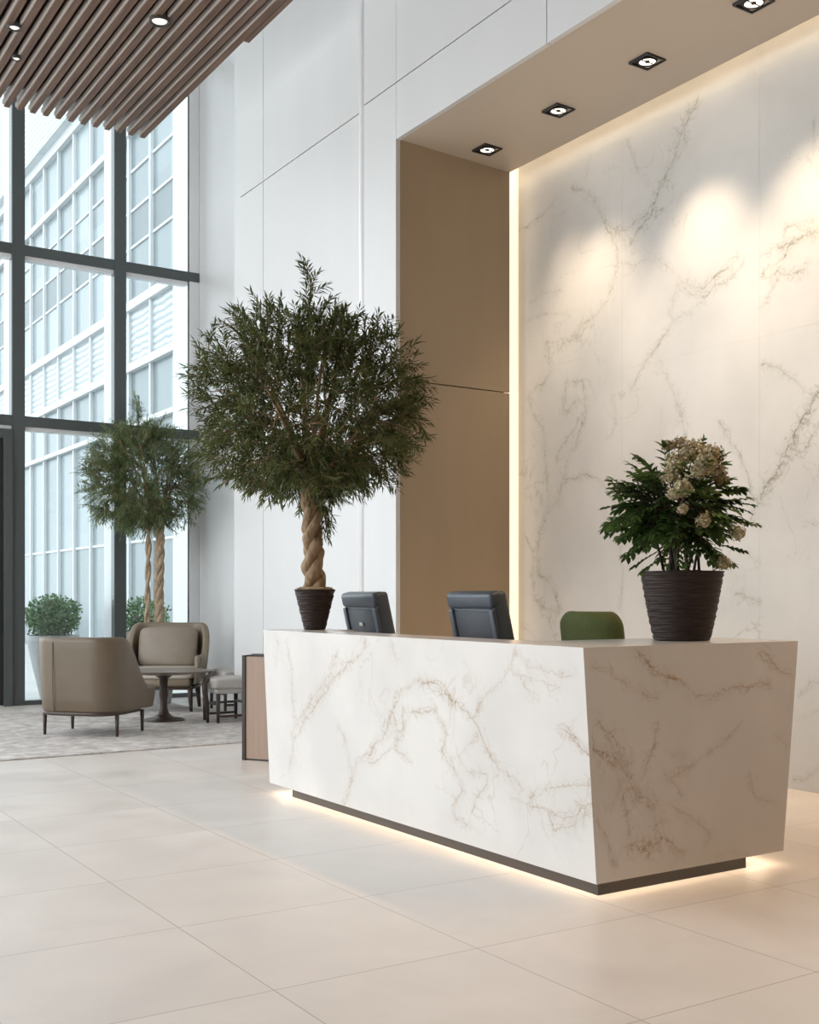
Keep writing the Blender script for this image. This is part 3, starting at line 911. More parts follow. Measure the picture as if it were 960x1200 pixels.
slab('far_panel', [slab_data(bf + Vector((.021, 0, 0)), Vector((3.56, 6.61, ZB)), tf + Vector((.021, 0, 0)), Vector((3.58, 6.52, ZT)), 0.02, 30, 60, (0, -1, 0))], (0, 2), VEINS_END, M['marble_desk'], desk)
top = [(3.125, 3.534), (4.416, 3.534), (4.416, 4.15), (3.40, 4.15), (3.40, 6.20), (3.58, 6.20), (3.58, 6.499), (3.125, 6.499)]
P = [(x, y, ZT - 0.03) for x, y in top] + [(x, y, ZT - 0.0005) for x, y in top]
nn = len(top)
mb = MB()
quads = [(0, 1, 2, 3), (0, 3, 4, 7), (4, 5, 6, 7)]
mb.add(P, [tuple(reversed(q)) for q in quads] + [tuple(i + nn for i in q) for q in quads] + [(i, (i + 1) % nn, (i + 1) % nn + nn, i + nn) for i in range(nn)])
mb.build('countertop', M['marble_desk'], desk)
mb = MB().box(3.36, 3.38, 4.15, 6.2, ZB, ZT - .031).box(3.38, 4.34, 4.13, 4.149, ZB, ZT - .031).box(3.38, 3.56, 6.205, 6.225, ZB, ZT - .031)
mb.build('inner_panel', M['marble_desk'], desk)
mb = MB().box(3.385, 3.72, 4.155, 6.2, 0.70, 0.735)
mb.build('work_surface', M['oak'], desk)
mb = MB().box(3.25, 4.16, 3.585, 4.05, 0.0, ZB).box(3.25, 3.42, 4.05, 6.40, 0.0, ZB)
mb.build('plinth', M['bronze'], desk)
mb = MB().box(3.217, 3.247, 3.585, 6.56, ZB + .004, ZB + .012).box(3.247, 4.33, 3.556, 3.583, ZB + .004, ZB + .012).box(4.28, 4.32, 3.60, 4.12, ZB + .004, ZB + .012).box(3.25, 3.54, 6.53, 6.57, ZB + .004, ZB + .012)
mb.build('led_strip', M['led_desk'], desk)

# slim timber stand at the far end of the desk
st = empty('timber_stand', (3.665, 8.06, 0), math.atan2(-.834, .552), label='slim rose brown timber stand with dark edge behind the far end of the desk', cat='stand')
MB().box(0.03, 0.50, 0.0, 0.13, 0.014, 0.795).build('body', M['oak'], st)
MB().box(0.0, 0.028, -0.01, 0.14, 0.0, 0.805).build('edge_post', M['bronze'], st)
MB().box(0.028, 0.50, 0.004, 0.126, 0.0, 0.013).build('base_rail', M['bronze'], st)
MB().box(0.06, 0.30, 0.03, 0.10, 0.796, 0.815).build('top_rail', M['bronze'], st)

# ================================================================== OFFICE CHAIRS
def star_base(parent, z_seat=0.42):
    mb = MB().lathe([(0.03, 0.07), (0.05, 0.08), (0.05, 0.12), (0.03, 0.13)], 20)
    for k in range(5):
        a = 2 * PI * k / 5 + 0.3
        mb.tube([(0.03 * math.cos(a), 0.03 * math.sin(a), 0.105), (0.15 * math.cos(a), 0.15 * math.sin(a), 0.085), (0.235 * math.cos(a), 0.235 * math.sin(a), 0.068)], [0.022, 0.018, 0.014], 8)
    mb.build('star_base', M['chrome'], parent)
    for k in range(5):
        a = 2 * PI * k / 5 + 0.3
        cx, cy = 0.228 * math.cos(a), 0.228 * math.sin(a)
        tx, ty = -math.sin(a) * 0.02, math.cos(a) * 0.02
        MB().tube([(cx - tx, cy - ty, 0.027), (cx + tx, cy + ty, 0.027)], 0.027, 14).build('caster', M['dark'], parent)
    MB().tube([(0, 0, 0.12), (0, 0, z_seat)], 0.022, 14).build('gas_post', M['chrome'], parent)


def office_chair(x, y, rz, label, tagged):
    c = empty('office_chair', (x, y, 0), rz, label=label, cat='office chair', group='slate blue chairs behind the desk')
    star_base(c)
    MB().rbox(-0.23, 0.23, -0.21, 0.27, 0.42, 0.52, 0.035).build('seat', M['blue'], c)
    R = Matrix.Translation((0, -0.215, 0.50)) @ Matrix.Rotation(math.radians(13), 4, 'X')
    hw = 0.228
    # tapered shell with a rolled top edge
    mb = MB()
    mb.rbox(-hw, hw, -0.05, 0.05, 0.06, 0.80, 0.022, 3, R)
    mb.build('backrest', M['blue'], c)
    MB().rbox(-hw - .001, hw + .001, -0.066, 0.02, 0.715, 0.808, 0.024, 4, R).build('headrest', M['blue'], c)
    mb = MB().rbox(-hw + 0.05, hw - 0.05, -0.056, -0.045, 0.10, 0.70, 0.004, 2, R)
    mb.build('rear_panel', M['blue_dark'], c)
    for q0, q1 in ((-hw + 0.002, -hw + 0.046), (hw - 0.046, hw - 0.002)):
        MB().rbox(q0, q1, -0.068, -0.04, 0.08, 0.715, 0.012, 3, R).build('side_bolster', M['blue'], c)
    if tagged:
        MB().rbox(-0.035, 0.015, -0.064, -0.0605, 0.595, 0.618, 0.001, 1, R).build('tag_plate', M['label'], c)
    mb = MB().tube([(0, -0.02, 0.44), (0, -0.22, 0.44), (0, -0.30, 0.52), (0, -0.335, 0.66)], 0.02, 10)
    mb.build('back_bracket', M['chrome'], c)
    return c


office_chair(4.12, 6.30, -PI / 2 - 0.05, 'slate blue high-backed office chair with pale tag, nearest the small potted tree', True)
office_chair(4.14, 5.11, -PI / 2 - 0.05, 'slate blue high-backed office chair standing before the beige niche wall', False)

gc = empty('tub_chair', (4.38, 4.64, 0), -PI / 2, label='moss green upholstered chair behind the desk corner', cat='chair')
star_base(gc)
MB().rbox(-0.21, 0.21, -0.19, 0.24, 0.42, 0.51, 0.035).build('seat', M['green'], gc)
# curved padded back with rounded top corners
vs_, fs_ = [], []
nx, nz = 28, 22
hw, hh, rc = 0.225, 0.62, 0.09
for side in (0, 1):
    for j in range(nz + 1):
        for i in range(nx + 1):
            u = -1 + 2 * i / nx
            v = 1 - (1 - j / nz) ** 2.2
            xx, zz = u * hw, v * hh
            lim = hw
            if zz > hh - rc: lim = hw - rc + math.sqrt(max(0, rc * rc - (zz - hh + rc) ** 2))
            xx = u * lim
            edge = min(1.0, (1 - abs(u)) * 7 + 0.15, (1 - v) * 9 + 0.15)
            th = 0.038 * math.sqrt(edge)
            yy = -0.235 + 0.10 * (abs(u) ** 2.2) - 0.09 * v + (th if side else -th)
            vs_.append((xx, yy, 0.555 + zz))
N1 = (nx + 1) * (nz + 1)
def gi(s, i, j): return s * N1 + j * (nx + 1) + i
for s in (0, 1):
    for j in range(nz):
        for i in range(nx):
            fs_.append((gi(s, i, j), gi(s, i + 1, j), gi(s, i + 1, j + 1), gi(s, i, j + 1)))
for i in range(nx):
    fs_.append((gi(0, i, nz), gi(0, i + 1, nz), gi(1, i + 1, nz), gi(1, i, nz)))
    fs_.append((gi(0, i, 0), gi(0, i + 1, 0), gi(1, i + 1, 0), gi(1, i, 0)))
for j in range(nz):
    fs_.append((gi(0, 0, j), gi(0, 0, j + 1), gi(1, 0, j + 1), gi(1, 0, j)))
    fs_.append((gi(0, nx, j), gi(0, nx, j + 1), gi(1, nx, j + 1), gi(1, nx, j)))
MB().add(vs_, fs_, True).build('backrest', M['green'], gc)
MB().tube([(0, -0.05, 0.43), (0, -0.24, 0.44), (0, -0.29, 0.52), (0, -0.275, 0.62)], 0.02, 10).build('back_bracket', M['chrome'], gc)

# ================================================================== LOUNGE
rug = MB().box(-1.5, 4.88, 8.98, 12.60, 0.0, 0.012).build('rug', M['rug'])
tag(rug, 'grey beige distressed wool rug under the lounge chairs', 'rug')


def tub_shell(hw, yb, yf, rc, z0, zback, zarm, y1, y2, th, taper=0.04, n=80, flare=0.0):
    """padded shell: U in plan (open to +y), top edge falling from the back to the arms"""
    pts = []
    L1 = yf - (yb + rc)
    segs = [('l', (hw, yf), (hw, yb + rc)), ('a', (hw - rc, yb + rc), 0), ('l', (hw - rc, yb), (-hw + rc, yb)), ('a', (-hw + rc, yb + rc), 1), ('l', (-hw, yb + rc), (-hw, yf))]
    for kind, a, b in segs:
        if kind == 'l':
            m = max(4, int(math.dist(a, b) / 0.035))
            for i in range(m):
                t = i / m
                dx, dy = b[0] - a[0], b[1] - a[1]
                ln = math.hypot(dx, dy)
                pts.append((a[0] + dx * t, a[1] + dy * t, -dy / ln, dx / ln))
        else:
            m = 12
            for i in range(m):
                t = i / m
                an = (0 - t * PI / 2) if b == 0 else (-PI / 2 - t * PI / 2)
                pts.append((a[0] + rc * math.cos(an), a[1] + rc * math.sin(an), math.cos(an), math.sin(an)))
    pts.append((-hw, yf, -1, 0))
    ring = []
    K = None
    for i, (x, y, nx_, ny_) in enumerate(pts):
        if abs(nx_) > 0.999: nx_ = math.copysign(1, x)
        t = min(1, max(0, (y - y1) / (y2 - y1)))
        t = t * t * (3 - 2 * t)
        zt = zback + (zarm - zback) * t
        prof = []
        h = zt - z0
        for s in (0.0, 0.03, 0.2, 0.4, 0.6, 0.8, 0.93):
            prof.append((-taper * (1 - s) ** 1.5 - (0.012 if s == 0 else 0) + flare * s, z0 + h * s))
        for k in range(1, 8):
            a = PI * k / 8
            prof.append((flare - th / 2 + th / 2 * math.cos(a) , zt - th / 2 * 0.7 + th / 2 * 0.7 * math.sin(a)))
        for s in (0.93, 0.7, 0.5, 0.3, 0.02):
            prof.append((-th - (0.0 if s > .1 else 0) + flare * s * .6, z0 + h * s))
        K = len(prof)
        ring += [(x + o_ * nx_, y + o_ * ny_, z) for o_, z in prof]
    fs = []
    m = len(pts)
    for i in range(m - 1):
        for k in range(K):
            k2 = (k + 1) % K
            fs.append((i * K + k, i * K + k2, (i + 1) * K + k2, (i + 1) * K + k))
    fs.append(tuple(range(K)))
    fs.append(tuple(reversed(range((m - 1) * K, m * K))))
    return ring, fs


def leg(parent, x, y, z1, r0, r1, lean=(0, 0), m='dark_wood', z0=0.0):
    return MB().tube([(x + lean[0], y + lean[1], z0), (x, y, z1)], [r1, r0], 10).build('leg', M[m], parent)

ZR = 0.012
# armchair seen from behind
a1 = empty('armchair', (3.22, 10.33, ZR), math.atan2(.68, .73) - PI / 2, label='taupe leather tub armchair seen from behind on the rug', cat='armchair')
r_, f_ = tub_shell(0.435, -0.40, 0.36, 0.27, 0.215, 0.885, 0.43, -0.22, 0.25, 0.085, taper=0.03)
MB().add(r_, f_, True).build('shell', M['leather'], a1)
MB().cushion((0, 0.02, 0.36), (0.345, 0.36, 0.09), 0.4, 0.3).build('seat_cushion', M['cushion'], a1)
MB().cushion((0, -0.02, 0.205), (0.385, 0.355, 0.022), 0.3, 0.55).build('base_frame', M['dark_wood'], a1)
for sx in (-.18,):
    MB().tube([(sx, -0.373, 0.225), (sx, -0.393, 0.30), (sx, -0.4025, 0.5), (sx, -0.4035, 0.7), (sx, -0.4030, 0.84)], 0.004, 6).build('seam', M['leather'], a1)
for x, y in ((-.36, -.235), (.36, -.235), (.36, .235), (-.36, .235)):
    leg(a1, x, y, 0.20, 0.020, 0.013, (0, 0))

# armchair facing the table
a2 = empty('armchair', (4.56, 12.08, ZR + .003), math.atan2(-.80, -.52) - PI / 2, label='taupe leather armchair with large back cushion facing the table, by the window', cat='armchair')
r_, f_ = tub_shell(0.465, -0.38, 0.34, 0.24, 0.30, 0.95, 0.61, -0.33, 0.0, 0.075, taper=0.05, flare=0.0)
MB().add(r_, f_, True).build('shell', M['leather_dark'], a2)
MB().rbox(-0.345, 0.345, -0.30, 0.36, 0.27, 0.36, 0.03).build('seat_base', M['leather_dark'], a2)
MB().cushion((0, 0.05, 0.41), (0.38, 0.33, 0.065), 0.35, 0.25).build('seat_cushion', M['cushion'], a2)
T = Matrix.Translation((0, -0.165, 0.675)) @ Matrix.Rotation(math.radians(14), 4, 'X')
MB().cushion((0, 0, 0), (0.325, 0.10, 0.225), 0.27, 0.85, 40, 26, T, 0.03, 4).build('back_cushion', M['pillow'], a2)
MB().rbox(-0.36, 0.36, -0.28, 0.34, 0.235, 0.268, 0.01).build('base_frame', M['dark_wood'], a2)
for x, y in ((-.31, -.25), (.31, -.25), (.33, .30), (-.33, .30)):
    leg(a2, x, y, 0.36 if y > 0 else 0.25, 0.034, 0.018, (0.02 * (1 if x > 0 else -1), 0.02 * (1 if y > 0 else -1)))

# pedestal table
tb = empty('coffee_table', (4.13, 10.98, ZR), -0.5, label='oval pedestal table with taupe top and dark sculpted foot on the rug', cat='table')
MB().lathe([(0.30, 0.468), (0.40, 0.482), (0.44, 0.497), (0.44, 0.503), (0.42, 0.508), (0.001, 0.508)], 64, sx=1.12, sy=0.85).build('table_top', M['table_top'], tb)
MB().lathe([(0.20, 0.0), (0.205, 0.006), (0.19, 0.018), (0.10, 0.034), (0.055, 0.07), (0.036, 0.13), (0.034, 0.20), (0.046, 0.26), (0.038, 0.33), (0.044, 0.42), (0.09, 0.455), (0.16, 0.468)], 40).build('pedestal', M['dark_wood'], tb)

# stools at the wall
def stool(x, y, rz, label, arm, w=0.44):
    s = empty('upholstered_stool', (x, y, ZR), rz, label=label, cat='stool', group='pale stools against the white wall')
    h = w / 2
    MB().cushion((0, 0, 0.385), (h + .015, h + .015, 0.06), 0.4, 0.25).build('cushion', M['stool_fabric'], s)
    MB().rbox(-h + .01, h - .01, -h + .01, h - .01, 0.285, 0.335, 0.015).build('seat_base', M['stool_fabric'], s)
    for sx in (-1, 1):
        for sy in (-1, 1):
            leg(s, sx * (h - .03), sy * (h - .03), 0.29, 0.022, 0.015)
    mb = MB().rbox(-h + .03, h - .03, -h + .018, -h + .042, 0.05, 0.075, 0.004).rbox(-h + .03, h - .03, h - .042, h - .018, 0.05, 0.075, 0.004)
    mb.rbox(-h + .018, -h + .042, -h + .03, h - .03, 0.17, 0.195, 0.004).rbox(h - .042, h - .018, -h + .03, h - .03, 0.17, 0.195, 0.004)
    mb.build('stretcher', M['dark_wood'], s)
    if arm:
        MB().tube([(-h - .05, -h + .10, 0.0), (-h - .055, -h + .10, 0.16), (-h - .075, -h + .11, 0.30), (-h - .07, -h + .13, 0.38), (-h - .03, -h + .18, 0.435), (-h + .04, -h + .26, 0.47), (-h + .12, -h + .34, 0.485)],
                  [0.013, 0.022, 0.028, 0.028, 0.024, 0.018, 0.012], 10).build('curved_arm', M['dark_wood'], s)
    return s


stool(4.66, 10.62, 0.0, 'pale upholstered stool with curved dark wooden arm beside the timber stand', True, 0.40)
stool(5.22, 11.70, 0.0, 'pale upholstered stool half hidden behind the nearer stool by the wall', False)

# small dark side table between chair and window
sd = empty('side_table', (4.30, 12.80, 0), label='small dark round side table behind the armchairs near the window', cat='side table')
MB().lathe([(0.15, 0.735), (0.16, 0.738), (0.16, 0.755), (0.155, 0.758)], 32).build('table_top', M['dark_wood'], sd)
MB().lathe([(0.12, 0.0), (0.12, 0.012), (0.02, 0.03), (0.016, 0.4), (0.02, 0.735)], 20).build('stem', M['dark_wood'], sd)

# ================================================================== PLANTS
def ribbed_pot(parent, r0, r1, h, ribs, amp, material, seed=1, curve=0.0, name='pot'):
    rnd = random.Random(seed)
    prof = [(r0 * .9, 0.0), (r0, 0.004)]
    k = 5
    n = ribs * k
    for i in range(1, n):
        t = i / n
        r = r0 + (r1 - r0) * (t ** (1 - curve) if curve else t)
        r += amp * abs(math.sin(PI * i / k)) ** 0.7 * (0.6 + 0.4 * math.sin(i // k * 2.3))
        prof.append((r, h * t))
    prof += [(r1 + amp, h * .985), (r1 + amp, h), (r1 - amp * 2 - 0.008, h), (r1 - amp * 2 - 0.012, h - 0.03)]
    ph = [rnd.uniform(0, 6.28) for _ in range(len(prof))]
    def wob(a, j):
        return amp * 0.45 * math.sin(3 * a + (j // k) * 1.9) + amp * .3 * math.sin(7 * a + (j // k) * 3.1) if 1 < j < len(prof) - 4 else 0
    MB().lathe(prof, 72, wob=wob).build(name, material, parent)


def mulch(parent, r, z, name, material, seed=1, bump=0.02):
    rnd = random.Random(seed)
    prof = [(r * (1 - i / 8), z + bump * math.sin(PI / 2 * i / 8)) for i in range(8)] + [(0.002, z + bump)]
    mb = MB().lathe([(r, z - 0.02)] + prof, 40, wob=lambda a, j: r * 0.02 * math.sin(5 * a + j))
    for _ in range(60):
        a = rnd.uniform(0, 6.28)
        q = r * math.sqrt(rnd.uniform(0, .9))
        s = rnd.uniform(.06, .13) * r
        mb.cushion((q * math.cos(a), q * math.sin(a), z + bump * (1 - q / r) + s * .15), (s, s * .7, s * .45), 1, 1, 8, 5)
    mb.build(name, material, parent)


def braid(parent, base, topp, r, strands, turns, material, name='trunk', strand_r=None, lumps=0.10):
    base, topp = Vector(base), Vector(topp)
    mb = MB()
    for s in range(strands):
        pts, rad = [], []
        n = 60
        for i in range(n + 1):
            t = i / n
            a = 2 * PI * (s / strands + turns * t)
            c = base.lerp(topp, t)
            k = 1 + 0.12 * math.sin(t * 9 + s)
            pts.append(c + Vector((math.cos(a), math.sin(a), 0)) * r * k * (1.12 - .2 * t))
            rad.append((strand_r or r * .95) * (1.1 - .18 * t) * (1 + lumps * math.sin(t * 31 + s * 2) + lumps * .6 * math.sin(t * 57 + s * 5)))
        mb.tube(pts, rad, 12)
    mb.build(name, material, parent)


def willow_crown(parent, c, outline, squash, n_twig, leaves_per, leafL, leafW, trunk_top, seed, leaf_mat, spikes=(), limb_n=9, limb_r=0.022, lobes=.14):
    """dense crown of long narrow leaves on real twigs; outline(elevation) is its radius"""
    rnd = random.Random(seed)
    c = Vector(c)
    tt = Vector(trunk_top)
    ph = [(rnd.uniform(0, 6.28), rnd.uniform(0, 6.28)) for _ in range(5)]

    def R(d):
        el = math.asin(max(-1, min(1, d.z)))
        az = math.atan2(d.y, d.x)
        w = 0
        for k, (a, b) in enumerate(ph):
            w += math.sin((k + 2) * az + a + (k + 1) * 1.7 * el + b) / (k + 1.5)
        return outline(el) * (1 + lobes * w * 0.7)
    twigs = MB()
    lv = Leaves()
    limbs = []
    for i in range(limb_n):
        az = 2 * PI * (i + rnd.uniform(-.3, .3)) / limb_n
        el = rnd.uniform(-.15, 1.35)
        d = Vector((math.cos(az) * math.cos(el), math.sin(az) * math.cos(el), math.sin(el)))
        e = c + Vector((d.x * squash[0], d.y * squash[1], d.z)) * R(d) * rnd.uniform(.6, .85)
        mid = tt.lerp(e, .45) + Vector((rnd.uniform(-.06, .06), rnd.uniform(-.06, .06), rnd.uniform(-.02, .08)))
        pts = []
        for k in range(9):
            t = k / 8
            pts.append(tt * (1 - t) ** 2 + mid * 2 * t * (1 - t) + e * t * t)
        twigs.tube(pts, [limb_r * (1 - .8 * k / 8) for k in range(9)], 7)
        limbs.append(pts)
        for _ in range(4):
            k = rnd.randint(2, 7)
            b = pts[k]
            d2 = (b - c + Vector((rnd.uniform(-.5, .5), rnd.uniform(-.5, .5), rnd.uniform(-.3, .5)))).normalized()
            e2 = b + d2 * rnd.uniform(.2, .45)
            m2 = b.lerp(e2, .5) + Vector((rnd.uniform(-.04, .04), rnd.uniform(-.04, .04), .03))
            q = [b * (1 - t) ** 2 + m2 * 2 * t * (1 - t) + e2 * t * t for t in (0, .25, .5, .75, 1)]
            twigs.tube(q, [.009, .008, .006, .005, .003], 5)
            limbs.append(q)

    def twig(p, d, L, n):
        droop = rnd.uniform(-.25, .3)
        pts = []
        q = p.copy()
        dd = d.copy()
        for k in range(6):
            pts.append(q.copy())
            dd = (dd + Vector((rnd.uniform(-.16, .16), rnd.uniform(-.16, .16), -droop * .35 + rnd.uniform(-.1, .1)))).normalized()
            q = q + dd * L / 5
        twigs.tube(pts, [.0028, .0025, .0022, .0019, .0015, .001], 3, False)
        side = dd.cross(Vector((rnd.uniform(-1, 1), rnd.uniform(-1, 1), rnd.uniform(-1, 1)))).normalized()
        tone0 = rnd.random()
        for k in range(n):
            t = 0.12 + .88 * k / max(1, n - 1)
            s = t * 5
            i = min(4, int(s))
            b = pts[i].lerp(pts[i + 1], s - i)
            ax = (pts[i + 1] - pts[i]).normalized()
            sg = 1 if k % 2 else -1
            ang = rnd.uniform(.45, .95) * (0.3 if k == n - 1 else 1)
            side2 = (Matrix.Rotation(rnd.uniform(-.9, .9), 3, ax) @ side)
            ld = ax * math.cos(ang) + side2 * sg * math.sin(ang)
            ld.z -= rnd.uniform(0, .22)
            lv.leaf(b, ld, Vector((rnd.uniform(-.5, .5), rnd.uniform(-.5, .5), 1)), leafL * rnd.uniform(.7, 1.2), leafW * rnd.uniform(.8, 1.2),
                    min(1, max(0, .55 * tone0 + .45 * rnd.random())))

    for i in range(n_twig):
        z = rnd.uniform(-1, 1)
        az = rnd.uniform(0, 2 * PI)
        d = Vector((math.cos(az) * math.sqrt(1 - z * z), math.sin(az) * math.sqrt(1 - z * z), z))
        f = rnd.random() ** 0.42
        f = .28 + .66 * f
        rr = R(d) * f
        p = c + Vector((d.x * squash[0], d.y * squash[1], d.z)) * rr
        td = (Vector((d.x * squash[0], d.y * squash[1], d.z * .8 + .12)) + Vector((rnd.gauss(0, .45), rnd.gauss(0, .45), rnd.gauss(0, .4)))).normalized()
        L = rnd.uniform(.11, .22) * (leafL / .06)
        twig(p - td * L * .6, td, L, leaves_per)
    for (b, e) in spikes:
        b, e = Vector(b), Vector(e)
        n = 9
        for k in range(n):
            p = b.lerp(e, k / n)
            td = ((e - b).normalized() + Vector((rnd.gauss(0, .35), rnd.gauss(0, .35), rnd.gauss(0, .2)))).normalized()
            twig(p, td, .13 * (leafL / .06), leaves_per)
        twigs.tube([b, b.lerp(e, .5) + Vector((.01, .01, 0)), e], [.006, .004, .002], 5)
    twigs.build('branches', M['twig'], parent, fix=False)
    lv.build('foliage', leaf_mat, parent)


def interp(tab):
    def f(el):
        x = math.degrees(el)
        for (a, ra), (b, rb) in zip(tab[:-1], tab[1:]):
            if x <= b:
                t = (x - a) / (b - a)
                t = max(0, min(1, t))
                return ra + (rb - ra) * t
        return tab[-1][1]
    return f

# tree on the far end of the desk
t1 = empty('potted_tree', (3.40, 6.385, ZT), label='large narrow-leaved tree with twisted trunk in dark woven pot on the desk end', cat='potted tree')
ribbed_pot(t1, 0.066, 0.128, 0.255, 15, 0.003, M['pot'], 3)
mulch(t1, 0.122, 0.256, 'straw_mulch', M['gravel'], 2, 0.022)
braid(t1, (0, 0, 0.22), (-0.020, 0.012, 0.92), 0.032, 3, 1.7, M['bark'], strand_r=0.036, lumps=.14)
cx, cy = -0.032, 0.021
out1 = interp([(-90, .46), (-60, .60), (-35, .76), (-10, .82), (15, .82), (35, .80), (55, .76), (75, .72), (90, .70)])
willow_crown(t1, (cx, cy, 1.36), out1, (1, 1), 1600, 18, 0.062, 0.0125, (-0.020, 0.012, 0.90), 11, M['leaf_olive'],
             spikes=[((cx, cy, 1.98), (cx + .01, cy - .01, 2.26)), ((-.02, .01, .92), (.06, -.06, .66))], limb_n=11)

# tree behind the armchair
t2 = empty('potted_tree', (4.78, 12.86, 0), label='smaller narrow-leaved tree with twisted stem and its glass reflection built as a second stem behind the far armchair by the window', cat='potted tree')
MB().lathe([(0.13, 0.0), (0.14, 0.01), (0.20, 0.46), (0.205, 0.50), (0.185, 0.50), (0.18, 0.46)], 40).build('pot', M['pot_grey'], t2)
mulch(t2, 0.18, 0.47, 'straw_mulch', M['gravel'], 5, 0.02)
braid(t2, (-0.01, -0.02, 0.45), (0.0, -0.02, 2.15), 0.028, 3, 3.4, M['bark_pale'], strand_r=0.032)
braid(t2, (-0.135, 0.05, 0.45), (-0.115, 0.03, 2.15), 0.016, 2, 3.0, M['bark_pale'], strand_r=0.021, name='reflected_trunk')  # thin stem built in place of the trunk's reflection in the glass
out2 = interp([(-90, .60), (-60, .70), (-35, .80), (-10, .80), (15, .76), (40, .74), (60, .72), (90, .72)])
willow_crown(t2, (-.18, 0.02, 2.64), out2, (1.02, .72), 1250, 16, 0.072, 0.0125, (0, 0, 2.1), 23, M['leaf_far'],
             spikes=[((-.25, .0, 3.25), (-.26, 0, 3.50))], limb_n=10, lobes=.10)

# flowering shrub on the near end of the desk
fb = empty('flowering_shrub', (4.03, 3.86, ZT), label='flowering shrub with cream blossoms in dark ribbed planter on the desk corner', cat='potted shrub')
ribbed_pot(fb, 0.128, 0.194, 0.328, 27, 0.0032, M['pot'], 7, 0.18, 'planter')
mulch(fb, 0.183, 0.315, 'soil', M['soil'], 9, 0.012)
rnd = random.Random(77)
RT, BK = Vector((.8406, -.5417, 0)), Vector((.5417, .8406, 0))
stems = MB()
lv = Leaves()
CS = Vector((-.03 * RT.x, -.03 * RT.y, 0.63))


def frond(p, d, L, n, w, droop, tone):
    pts = []
    q = p.copy()
    dd = d.normalized()
    for k in range(7):
        pts.append(q.copy())
        dd = (dd + Vector((0, 0, -droop / 6)) + Vector((rnd.uniform(-.05, .05), rnd.uniform(-.05, .05), rnd.uniform(-.04, .04)))).normalized()
        q = q + dd * L / 6
    stems.tube(pts, [.003, .0028, .0025, .0022, .0019, .0016, .0012], 4, False)
    up = Vector((rnd.uniform(-.35, .35), rnd.uniform(-.35, .35), 1)).normalized()
    for k in range(n):
        t = .18 + .82 * k / (n - 1)
        s = t * 6
        i = min(5, int(s))
        b = pts[i].lerp(pts[i + 1], s - i)
        ax = (pts[i + 1] - pts[i]).normalized()
        side = ax.cross(up).normalized()
        sc = math.sin(PI * min(1, .25 + .75 * (1 - t) + .1)) * .5 + .6
        for sg in (-1, 1):
            ld = ax * .62 + side * sg * .8 + Vector((0, 0, rnd.uniform(-.25, .12)))
            lv.leaf(b, ld, up, w * 2.1 * sc * rnd.uniform(.85, 1.15), w * sc, min(1, max(0, tone + rnd.uniform(-.22, .22))), broad=True)
    lv.leaf(pts[-1], (pts[-1] - pts[-2]), up, w * 2.0, w * .9, tone, broad=True)


for k in range(15):
    a = 2 * PI * k / 15 + rnd.uniform(-.2, .2)
    r = rnd.uniform(.02, .09)
    b = Vector((r * math.cos(a), r * math.sin(a), .31))
    e = CS + Vector((math.cos(a) * rnd.uniform(.04, .22), math.sin(a) * rnd.uniform(.04, .22), rnd.uniform(-.02, .24)))
    m_ = b.lerp(e, .5) + Vector((-.02 * math.cos(a), -.02 * math.sin(a), 0))
    pts = [b * (1 - t) ** 2 + m_ * 2 * t * (1 - t) + e * t * t for t in (0, .2, .4, .6, .8, 1)]
    stems.tube(pts, [.0075, .007, .006, .0055, .0045, .003], 6)
for k in range(300):
    z = rnd.uniform(-.95, .92)
    az = rnd.uniform(0, 2 * PI)
    d = Vector((math.cos(az) * math.sqrt(1 - z * z), math.sin(az) * math.sqrt(1 - z * z), z * .9))
    f = rnd.uniform(.1, .62)
    p = CS + Vector((d.x * .33, d.y * .33, d.z * .32)) * f
    if d.z < -.45: d.z *= .55
    frond(p, d + Vector((0, 0, .1)), rnd.uniform(.11, .17), 5, .025, rnd.uniform(.1, .7), rnd.uniform(.05, .65))
for (lx, lz, dx, dz, tn_) in ((-.22, .70, -.75, .62, .8), (-.20, .58, -1, .12, .6), (.06, .82, .25, 1, .3), (-.15, .46, -1, -.3, .35), (-.12, .42, -.9, -.45, .4), (-.08, .40, -.8, -.4, .5), (.12, .42, .8, -.35, .3), (.22, .56, 1, .1, .15), (.16, .46, 1, -.2, .2), (-.26, .62, -.5, .9, .9)):
    frond(CS * 0 + RT * lx + Vector((0, 0, lz)), RT * dx + Vector((0, 0, dz)) - BK * .1, .13, 6, .020, .2, tn_)
lv.build('foliage', M['leaf_bush'], fb)


